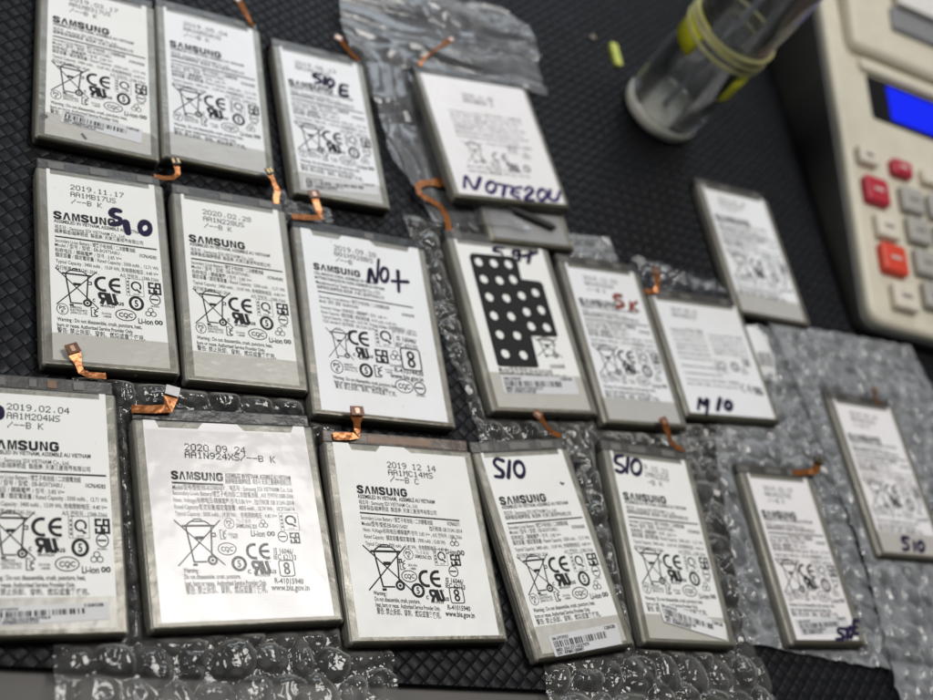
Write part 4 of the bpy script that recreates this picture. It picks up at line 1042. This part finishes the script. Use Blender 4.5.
battery('slim battery lying alone on greyish wrap in front, pen writing at its lower right corner', 146.6, -81.9, -.95, 34.8, 73.1, pm_slim, paper='label_gloss',
        date=[('D', '2019.02.27', (7, 6.4), (24, 6.7), 2.1), ('D', 'AA1M227US', (7, 9.3), (22, 9.5), 2.1), ('D', '/--B K', (7.5, 12.2), (17, 12.3), 2.1)], hand=H['B17'], hand_z=T + .245,
        sticker=([(2.0, 64.8), (31.8, 63.0), (31.2, 69.8), (3.6, 71.2)], 17, ['SM-G970F', '128GB', 'IMEI: 352335103309651', 'S/N : RF8M21KJ72B']),
        flex=[(158.6, -42.8, 4.6, 3.0), (168.6, -42.0, 4.8, 3.0), (171.8, -41.4, 5.2, 4.2), (173.0, -39.6, 6.2, 5.2), (173.8, -37.2, 7, 5.2)], conn='dark', margin=4.2)
battery('battery nearest the right side, on the large sheet of greyish wrap', 218.4, -41.1, -2.3, 38, 77.2, pm_slim, paper='label_gloss', tape=10.0,
        date=slim_date('2019.04.16', 'AA1M416US'), hand=H['B18'], hand_z=T + .17,
        flex=[(234.6, -.4, 4.4, 2.6), (231.8, .4, 5.0, 2.6), (230.4, 2.6, 6.2, 2.6), (229.0, 6.0, 8, 3.6)], margin=4.0)

# black perforated patch on the label of one battery, with real holes
c = bpy.data.curves.new('perforated_patch', 'CURVE'); c.dimensions = '2D'; c.fill_mode = 'BOTH'; c.extrude = .11 * MM
def spl(pts):
    s = c.splines.new('POLY'); s.points.add(len(pts) - 1); s.use_cyclic_u = True
    for p, q in zip(s.points, pts): p.co = ((q[0] - 44.7 / 2) * MM, (79.1 / 2 - q[1]) * MM, 0, 1)
spl(round_poly(PERF_OUTLINE, [0, 0, 0, 0, .8, .8, 0, 1.2, .8, 1.0, 1.2]))
rnd = random.Random(3)
for hx, hy in PERF_HOLES:
    spl([(hx + 1.95 * math.cos(a * math.pi / 9) * rnd.uniform(.9, 1.06), hy + 2.15 * math.sin(a * math.pi / 9) * rnd.uniform(.9, 1.06)) for a in range(18)])
o = bpy.data.objects.new('tmp_patch', c); COL.objects.link(o)
dg = bpy.context.evaluated_depsgraph_get(); dg.update()
me = bpy.data.meshes.new_from_object(o.evaluated_get(dg)); me.name = 'perforated_patch'
bpy.data.objects.remove(o); bpy.data.curves.remove(c)
me.materials.clear(); me.materials.append(M['black_patch'])
po = link_mesh('perforated_patch', me, bt8); po.location.z = (T + .22) * MM

# ------------------------------------------------------------------ films and bubble wrap
def press(x, y):
    """0 under a battery, rising to 1 a few millimetres away from it"""
    f = np.ones_like(x)
    for (cx, cy, rz, hw, y0, y1) in FOOT:
        c, s = math.cos(rz), math.sin(rz)
        lx = c * (x - cx) + s * (y - cy); ly = -s * (x - cx) + c * (y - cy)
        dx = np.maximum(np.abs(lx) - hw, 0); dy = np.maximum(np.maximum(y0 - ly, ly - y1), 0)
        d = np.hypot(dx, dy)
        f = np.minimum(f, np.clip((d - .25) / 2.6, 0, 1))
    return f
def resample(pts, n):
    P = np.array(pts, float); d = np.r_[0, np.cumsum(np.linalg.norm(np.diff(P, axis=0), axis=1))]
    t = np.linspace(0, d[-1], n)
    return np.stack([np.interp(t, d, P[:, k]) for k in range(2)], 1)
def film_sheet(name, left, right, res, height, mat, label, cat, group=None, ragged=.5, seed=1):
    L0 = np.linalg.norm(np.diff(np.array(left, float), axis=0), axis=1).sum(); W0 = np.linalg.norm(np.array(left[0], float) - np.array(right[0], float))
    W0 = max(W0, np.linalg.norm(np.array(left[-1], float) - np.array(right[-1], float)))
    nr = int(L0 / res) + 2; nc = int(W0 / res) + 2
    A = resample(left, nr); B = resample(right, nr)
    k = np.arange(nr)
    A[:, 0] += (vnoise(k * res / 4, k * 0 + .5, seed) - .5) * 2 * ragged; B[:, 0] += (vnoise(k * res / 4, k * 0 + 3.5, seed) - .5) * 2 * ragged
    u = np.linspace(0, 1, nc)
    X = A[:, None, 0] * (1 - u) + B[:, None, 0] * u; Y = A[:, None, 1] * (1 - u) + B[:, None, 1] * u
    j = np.arange(nc); Y = Y + ((vnoise(j * res / 5, j * 0 + 7.5, seed) - .5) * 2 * ragged)[None, :] * np.abs(np.linspace(-1, 1, nr))[:, None]
    Z = height(X, Y)
    co = np.stack([X, Y, Z], -1).reshape(-1, 3) * MM
    idx = np.arange(nr * nc).reshape(nr, nc)
    q = np.stack([idx[:-1, :-1], idx[:-1, 1:], idx[1:, 1:], idx[1:, :-1]], -1).reshape(-1, 4)
    me = bpy.data.meshes.new(name)
    me.vertices.add(len(co)); me.vertices.foreach_set('co', co.ravel().astype(np.float32))
    me.loops.add(q.size); me.loops.foreach_set('vertex_index', q.ravel().astype(np.int32))
    me.polygons.add(len(q)); me.polygons.foreach_set('loop_start', np.arange(0, q.size, 4, dtype=np.int32)); me.polygons.foreach_set('loop_total', np.full(len(q), 4, dtype=np.int32))
    me.polygons.foreach_set('use_smooth', np.ones(len(q), dtype=bool))
    me.update(calc_edges=True); me.validate()
    me.materials.append(M[mat])
    o = bpy.data.objects.new(name, me); COL.objects.link(o)
    return tag(o, label, cat, group)
def bubbles(pitch, R, hgt, seed, base=.25, crumple=.5, wave=0.0, droop=None):
    def f(X, Y):
        ph = pitch * math.sqrt(3) / 2
        best = np.zeros_like(X)
        wx = X + (vnoise(X / 14, Y / 14, seed) - .5) * 5; wy = Y + (vnoise(X / 14, Y / 14, seed + 9) - .5) * 5
        r0 = np.round(wy / ph)
        for dr in (-1, 0, 1):
            r = r0 + dr; off = (np.mod(r, 2)) * pitch / 2
            cidx = np.round((wx - off) / pitch)
            cx = cidx * pitch + off; cy = r * ph
            h1 = vnoise(cidx * 1.0 + .001, r * 1.0 + .001, seed + 21); h2 = vnoise(cidx + .001, r + .001, seed + 33)
            ex = 1 + (h1 - .5) * .5
            d = np.sqrt(((wx - cx) * ex) ** 2 + ((wy - cy) / ex) ** 2) / (R * (0.86 + .24 * h2))
            dome = np.clip(1 - d ** 3.4, 0, 1) ** .55 * (.25 + .75 * vnoise(cidx * 1.7 + .3, r * 1.7 + .6, seed + 41))
            dome = dome * (1 - .75 * np.clip(1.35 - 1.3 * h2, 0, 1) * ridged(X / 5.2, Y / 5.2, seed + 50, 2) ** 3)
            best = np.maximum(best, dome)
        p = press(X, Y)
        cr = (ridged(X / 6.5, Y / 6.5, seed, 3) - .5) * crumple + (ridged(X / 2.6, Y / 2.6, seed + 5, 2) - .5) * crumple * .62
        z = base + (best * hgt + (cr + .5 * crumple) + wave * vnoise(X / 45, Y / 45, seed + 70)) * p
        if droop is not None: z = z + droop(X, Y)
        return np.maximum(z, base * .9 if droop is None else -2.9)
    return f
def crumpled(amp, s1, s2, seed, base=.3, lift=0.0, over=None, aniso=(1, 1)):
    def f(X, Y):
        p = press(X, Y)
        X0, Y0 = X, Y; X = X0 / aniso[0] + vnoise(X0 / 30, Y0 / 30, seed + 60) * 14; Y = Y0 / aniso[1] + vnoise(X0 / 34, Y0 / 34, seed + 61) * 14
        a = ridged(X / s1 + .4 * Y / s1, Y / (s1 * .6), seed, 3) ** 1.5 * amp
        c = ridged(X / s2, Y / s2, seed + 4, 3) * amp * .35
        z = base + (a + c + lift) * p
        if over is not None: z = np.maximum(z, over(X0, Y0) + (a + c) * .4)
        return z
    return f
GW = 'sheets of bubble wrap under the batteries'
film_sheet('bubble_wrap', [(-156.6, -190), (-156.8, -130), (-156.2, -112), (-153, -60), (-150, -26)], [(-51.5, -190), (-51.0, -134), (-49.6, -118), (-52, -70), (-58, -27)], .55,
           bubbles(11.6, 5.5, 3.6, 3, crumple=.75), 'wrap', 'clear bubble wrap poking out in front of the widest battery', 'bubble wrap', GW)
film_sheet('bubble_wrap', [(7.0, -190), (7.6, -136), (8.6, -124), (12, -80), (60, -30), (84, -22)], [(124, -190), (111.6, -140), (107.8, -120), (112, -90), (118, -60), (140, -20)], .55,
           bubbles(12.4, 5.9, 3.8, 11, crumple=.75), 'wrap', 'clear bubble wrap with big bubbles, under the battery with the slanted sticker', 'bubble wrap', GW)
film_sheet('bubble_wrap', [(103.6, -117.5), (109, -90), (114, -60), (120, -30), (138, 4), (168, 37)], [(181, -131), (183, -110), (186, -80), (186, -50), (186, -10), (186, 38)], .6,
           bubbles(11.4, 5.3, 2.5, 23, base=1.1, crumple=.5), 'wrap_milky', 'greyish bubble wrap lying under the slim battery in front', 'bubble wrap', GW)
film_sheet('bubble_wrap', [(172, -190), (176.6, -142), (181, -117), (186, -81), (184.5, -40), (182.6, -2), (177.8, 41)], [(330, -190), (320, -140), (312, -100), (304, -60), (294, -30), (283, 6), (276, 38)], .65,
           bubbles(10.2, 4.7, 1.7, 37, base=2.2, crumple=.5, wave=1.2), 'wrap_milky', 'large greyish sheet of bubble wrap along the right side, under the rightmost battery', 'bubble wrap', GW)
film_sheet('bubble_wrap', [(1.5, -42), (-1.5, -20), (-7.6, 11), (-12, 40), (-15.4, 67)], [(112, -45), (110, -22), (60, 8), (56, 40), (53, 66)], .55,
           bubbles(9.0, 3.8, 2.6, 47, crumple=.6), 'wrap', 'strip of clear bubble wrap showing beside the battery with the perforated patch', 'bubble wrap', GW)
film_sheet('plastic_film', [(-75, 50), (-74, 58), (-73, 65)], [(-49, 54), (-49, 61), (-56, 69.5)], .45, crumpled(3.4, 6, 2.6, 5), 'bag', 'small crumpled scrap of clear film behind the battery with the plus sign', 'plastic film')
film_sheet('plastic_film', [(101, 48.5), (100, 56), (101, 64)], [(157, 47), (155, 52), (150, 58)], .5, crumpled(5.0, 8, 3.2, 8), 'sparkle', 'glittering crumpled film above the short wide battery', 'plastic film')
film_sheet('plastic_film', [(61, 55), (61.6, 63), (62, 72)], [(94, 57), (95, 66), (93.5, 75)], .6, bubbles(8.0, 3.4, 1.6, 61, base=.4, crumple=.6), 'wrap_milky', 'grey corner of wrap above the battery with red-brown marks', 'plastic film')
def over_b4(X, Y):
    # the bag rises a little where it leans on the stacked pair
    return np.where((X > 19) & (X < 66) & (Y > 58) & (Y < 147), 5.6, 0.0) * np.clip((X - 17) / 4, 0, 1)
film_sheet('plastic_bag', [(-30.3, 148.3), (-30.6, 160), (-31, 176), (-30, 186), (-22, 200)], [(73, 150), (75.5, 166), (77, 186), (74, 198), (60, 207)], .6,
           crumpled(8.0, 34, 16, 15, lift=.6, aniso=(3.2, 1)), 'bag', 'clear crumpled plastic bag spread behind the stacked batteries', 'plastic bag', ragged=1.5)
film_sheet('plastic_film', [(-2, 64), (-6.5, 78), (-12, 86), (-17, 95), (-19.6, 122), (-30, 149)], [(46, 66), (30, 79), (20, 85), (14, 96), (6, 122), (4, 149)], .6,
           crumpled(4.0, 24, 11, 19, over=over_b4, aniso=(1, 3)), 'bag', 'narrow tail of clear film running down beside the stacked batteries', 'plastic film', ragged=1.0)

# ------------------------------------------------------------------ small things
# black foam strip across the half hidden battery
b = MB(); pts = [(17, 78.6, 8.0), (27, 77.6, 7.6), (38, 75.4, 7.0), (50, 72.0, 6.9), (58.6, 69.4, 6.9)]
C8 = catmull(pts, 6); nv = 12; vs = []; fs = []
for i, p in enumerate(C8):
    e = min(i, len(C8) - 1 - i); k = 1.0 if e > 1 else (.55 + .3 * e)
    for a in range(nv):
        an = 2 * math.pi * a / nv
        vs.append((p[0] + .25 * 1.7 * k * math.cos(an), p[1] + 1.75 * k * math.cos(an), p[2] + 1.35 * k * math.sin(an)))
for i in range(len(C8) - 1):
    for a in range(nv): fs.append((i * nv + a, i * nv + (a + 1) % nv, (i + 1) * nv + (a + 1) % nv, (i + 1) * nv + a))
fs += [tuple(range(nv - 1, -1, -1)), tuple(range((len(C8) - 1) * nv, len(C8) * nv))]
tag(link('foam_strip', vs, fs, M['black_foam'], None, True), 'round ended black foam strip lying across the half hidden battery', 'foam strip')

# curled paper slip with a barcode
root = empty('paper_slip', (165.2, 20.6, 1.4), (0, 0, math.radians(2)))
tag(root, 'small curled white paper slip with grey bars beside the short wide battery', 'paper slip')
n = 14; vs = []; fs = []
for j in range(n + 1):
    t = j / n; hw = 5.6 * (1 if t < .86 else math.sqrt(max(0, 1 - ((t - .86) / .14) ** 2)) * .35 + .65)
    z = 1.0 + 2.4 * math.sin(t * math.pi) + 1.2 * t
    for e in (-1, -.5, 0, .5, 1): vs.append((e * hw, -14.5 + 29 * t, z - .7 * e * e))
for j in range(n):
    for i in range(4): fs.append((j * 5 + i, j * 5 + i + 1, j * 5 + 6 + i, j * 5 + 5 + i))
sheet = link('slip_sheet', vs, fs, M['sticker_white'], root, True)
rnd = random.Random(5); vs = []; fs = []
xx = -4.2
while xx < 4.2:
    wd = rnd.choice((.25, .4, .6)); k = len(vs)
    for t in (.22, .28, .34, .40, .46):
        z = 1.06 + 2.4 * math.sin(t * math.pi) + 1.2 * t
        for q in (xx, xx + wd): vs.append((q, -14.5 + 29 * t, z - .7 * (q / 5.6) ** 2))
    for r in range(4): fs.append((k + 2 * r, k + 2 * r + 1, k + 2 * r + 3, k + 2 * r + 2))
    xx += wd + rnd.choice((.3, .4, .6))
link('barcode_print', vs, fs, M['ink_grey'], sheet)

b = MB(); b.prism(round_poly([(-2.2, -7.6), (2.2, -7.6), (2.6, 7.6), (-1.9, 7.6)], 1.6), 0, 2.2)
o = tag(b.build('plastic_chip', M['lime']), 'short lime green strip of plastic lying alone on the mat beside the glass', 'plastic strip')
o.location = Vector((134, 202.0, .1)) * MM; o.rotation_euler = (math.radians(3), 0, math.radians(2))
bm = bmesh.new(); bmesh.ops.create_icosphere(bm, subdivisions=2, radius=1.7 * MM)
for v in bm.verts: v.co *= 1 + .35 * (random.random() - .5); v.co.z *= .6
me = bpy.data.meshes.new('crumb'); bm.to_mesh(me); bm.free(); me.materials.append(M['crumb'])
o = tag(link_mesh('crumb', me), 'tiny beige crumb on the mat behind the lime strip', 'crumb'); o.location = Vector((122, 211, 1.2)) * MM

# ------------------------------------------------------------------ glass with rubber bands
def lathe(prof, n=64):
    vs = []; fs = []
    for r, z in prof:
        for k in range(n): vs.append((r * math.cos(2 * math.pi * k / n), r * math.sin(2 * math.pi * k / n), z))
    m = len(prof)
    for i in range(m - 1):
        for k in range(n): fs.append((i * n + k, i * n + (k + 1) % n, (i + 1) * n + (k + 1) % n, (i + 1) * n + k))
    return vs, fs
glass = empty('drinking_glass', (152, 167, .2)); tag(glass, 'tall clear glass standing on the mat, rubber bands round its upper part', 'glass')
prof = [(20.2, 8.6), (21.4, 8.6), (21.5, 10), (21.5, 118), (21.1, 119), (20.4, 119), (20.1, 118), (20.1, 10), (20.2, 8.6)]
vs, fs = lathe(prof); link('glass_wall', vs, fs, M['glass'], glass, True)
vs, fs = lathe([(.01, 0), (17.5, 0), (19.8, .6), (21.0, 2.2), (21.4, 5), (21.4, 8.5), (19.9, 8.5), (18.5, 7.8), (.01, 7.0)]); link('glass_base', vs, fs, M['glass_base'], glass, True)
b = MB()
vs, fs = lathe([(.01, 7.6), (1.7, 7.6), (1.7, 126), (.01, 126)], 16); o = link('reflection_streak', vs, fs, M['streak'], None, True)  # line of reflected light in the glass, shaped as a solid cylinder
o.location = Vector((152, 167, .2)) * MM; tag(o, 'thin grey rod upright inside the glass, a reflection modelled as a cylinder', 'streak')
for k, (z, rr, tk, mt) in enumerate(((57.0, .95, .03, 'rubber'), (60.0, 1.05, -.05, 'rubber'), (62.6, .9, .04, 'rubber'), (65.2, 1.0, -.02, 'rubber'))):
    vs = []; fs = []; n = 72; m = 8
    for i in range(n):
        a = 2 * math.pi * i / n; zz = z + 1.6 * math.sin(a + k * 1.3) * (tk * 20)
        for j in range(m):
            t = 2 * math.pi * j / m; r = 21.6 + rr * .8 + rr * math.cos(t)
            vs.append((r * math.cos(a), r * math.sin(a), zz + rr * 1.1 * math.sin(t)))
    for i in range(n):
        for j in range(m): fs.append((i * m + j, ((i + 1) % n) * m + j, ((i + 1) % n) * m + (j + 1) % m, i * m + (j + 1) % m))
    o = link('rubber_band', vs, fs, M[mt], None, True); o.location = Vector((152, 167, .2)) * MM
    tag(o, ['lowest of the tan rubber bands round the glass', 'second tan rubber band from the bottom of the glass bands', 'third tan rubber band from the bottom of the glass bands', 'topmost tan rubber band round the glass'][k], 'rubber band', 'rubber bands round the glass')
def wall_patch(a0, a1, z0, z1, r=21.7):
    vs = []; fs = []; n = 10
    for i in range(n + 1):
        a = math.radians(a0 + (a1 - a0) * i / n)
        for rr in (r, r + .25):
            for z in (z0, z1): vs.append((rr * math.cos(a), rr * math.sin(a), z))
    for i in range(n):
        q = 4 * i
        fs += [(q, q + 4, q + 5, q + 1), (q + 2, q + 3, q + 7, q + 6), (q + 1, q + 5, q + 7, q + 3), (q, q + 2, q + 6, q + 4)]
    fs += [(0, 1, 3, 2), (4 * n, 4 * n + 2, 4 * n + 3, 4 * n + 1)]
    return vs, fs
vs, fs = wall_patch(-80, -40, 36, 54); o = link('tape_patch', vs, fs, M['yellow'], glass, True)
vs, fs = wall_patch(150, 205, 47, 66); o = link('tape_patch', vs, fs, M['yellow'], glass, True)

# ------------------------------------------------------------------ counting machine with printer
calc = empty('printing_calculator', (242, 43, 0), (0, 0, math.radians(-5.5)))
tag(calc, 'cream desktop printing calculator with a charcoal base, blue display and coloured keys', 'calculator')
Z0, SL = 11.5, .17
zp = lambda t: Z0 + SL * t
def slab(name, outline, ztop, zbot, bev, mat, parent, seg=4, flare=0.0):
    """plan outline (counter-clockwise) with a rounded upper edge, top following ztop(t)"""
    rings = [(offset_poly(outline, -flare), zbot), (outline, lambda t: ztop(t) - bev)]
    for k in range(1, seg + 1):
        a = math.pi / 2 * k / seg
        rings.append((offset_poly(outline, bev * (1 - math.cos(a))), (lambda kk: (lambda t: ztop(t) - bev + bev * math.sin(kk)))(a)))
    n = len(outline); vs = []; fs = []
    for ol, zf in rings:
        for (s, t) in ol: vs.append((s, t, zf(t) if callable(zf) else zf))
    for i in range(len(rings) - 1):
        for k in range(n): fs.append((i * n + k, i * n + (k + 1) % n, (i + 1) * n + (k + 1) % n, (i + 1) * n + k))
    fs.append(tuple(range((len(rings) - 1) * n, len(rings) * n))); fs.append(tuple(range(n - 1, -1, -1)))
    o = link(name, vs, fs, mat, parent, False)
    o.data.polygons.foreach_set('use_smooth', [True] * (len(fs) - 2) + [False, False])
    return o
def rp(s0, s1, t0, t1, r): return round_poly([(s0, t0), (s1, t0), (s1, t1), (s0, t1)], r, 6)
slab('base_shell', rp(-1.5, 206, 0, 290, 9), lambda t: zp(t) - 4.5, 0.0, 1.0, M['dark_shell'], calc, 3)
def slab2(name, outline, ztop, th, bev, mat, parent, seg=5):
    return slab(name, outline, ztop, (lambda t: ztop(t) - th), bev, mat, parent, seg)
slab2('body_shell', rp(1.0, 204, 1.5, 288, 11), zp, 6.0, 3.0, M['cream'], calc)
# raised housing behind the display and the printer
slab2('printer_housing', rp(14, 200, 170, 286, 8), lambda t: zp(t) + 7 + .05 * (t - 170), 9.0, 4.0, M['cream'], calc)
slab2('printer_cover', rp(46, 150, 190, 206, 2), lambda t: zp(t) + 11.0, 4.0, 1.6, M['roller'], calc)
po = slab2('paper_roll', rp(50, 140, 206.5, 250, 1), lambda t: zp(t) + 14 + .25 * (t - 206), 3.0, .6, M['paper'], calc)
# display: recessed-looking bezel with the lit panel on it
bz = slab2('display_bezel', rp(27, 130, 130, 159, 2), lambda t: zp(t) + .7, 1.2, .4, M['bezel'], calc)
slab2('lit_panel', rp(42, 124, 133, 156, 1), lambda t: zp(t) + 1.0, .6, .1, M['lcd'], bz)
slab2('display_hood', rp(22, 136, 160.2, 168, 3), lambda t: zp(t) + 3.2, 4.0, 1.6, M['cream'], calc)
KEYS = [
 (14.5, 99.5, 'cream_key', 14, 11), (17.0, 78.5, 'red_key', 17, 16), (20.5, 57.5, 'cream_key', 16, 14), (21.5, 38.8, 'orange_key', 18, 17), (25.0, 17.8, 'cream_key', 17, 15),
 (40.0, 99.0, 'red_key', 15, 10), (44.0, 80.0, 'grey_key', 16.5, 15.5), (45.0, 61.5, 'grey_key', 16.5, 15.5), (46.5, 42.5, 'grey_key', 16.5, 15.5), (48.5, 23.5, 'grey_key', 16.5, 15.5),
 (63.0, 100.0, 'cream_key', 14, 10), (65.5, 81.0, 'grey_key', 16.5, 15.5), (67.0, 62.0, 'grey_key', 16.5, 15.5), (68.5, 43.0, 'grey_key', 16.5, 15.5), (70.5, 24.0, 'grey_key', 16.5, 15.5),
 (87.5, 82.0, 'grey_key', 16.5, 15.5), (89.0, 63.0, 'grey_key', 16.5, 15.5)]
for s, t, mt, w, h in KEYS:
    k = slab2('key', rp(s - w / 2, s + w / 2, t - h / 2, t + h / 2, 2.6), lambda tt: zp(tt) + 4.6, 5.0, 1.5, M[mt], calc, 4)
    if mt != 'cream_key' or s < 30:
        b = MB(); ww = w * .20; zl = zp(t) + 4.7 + SL * 1.2
        b.box(s - ww, s + ww, t - 1.0, t + .9, zl - .3, zl); b.build('key_legend', M['legend_pale' if mt in ('red_key', 'orange_key') else 'legend'], k)
    k['label'] = {'cream_key': 'small cream key', 'red_key': 'crimson key', 'orange_key': 'orange key', 'grey_key': 'grey key'}[mt]
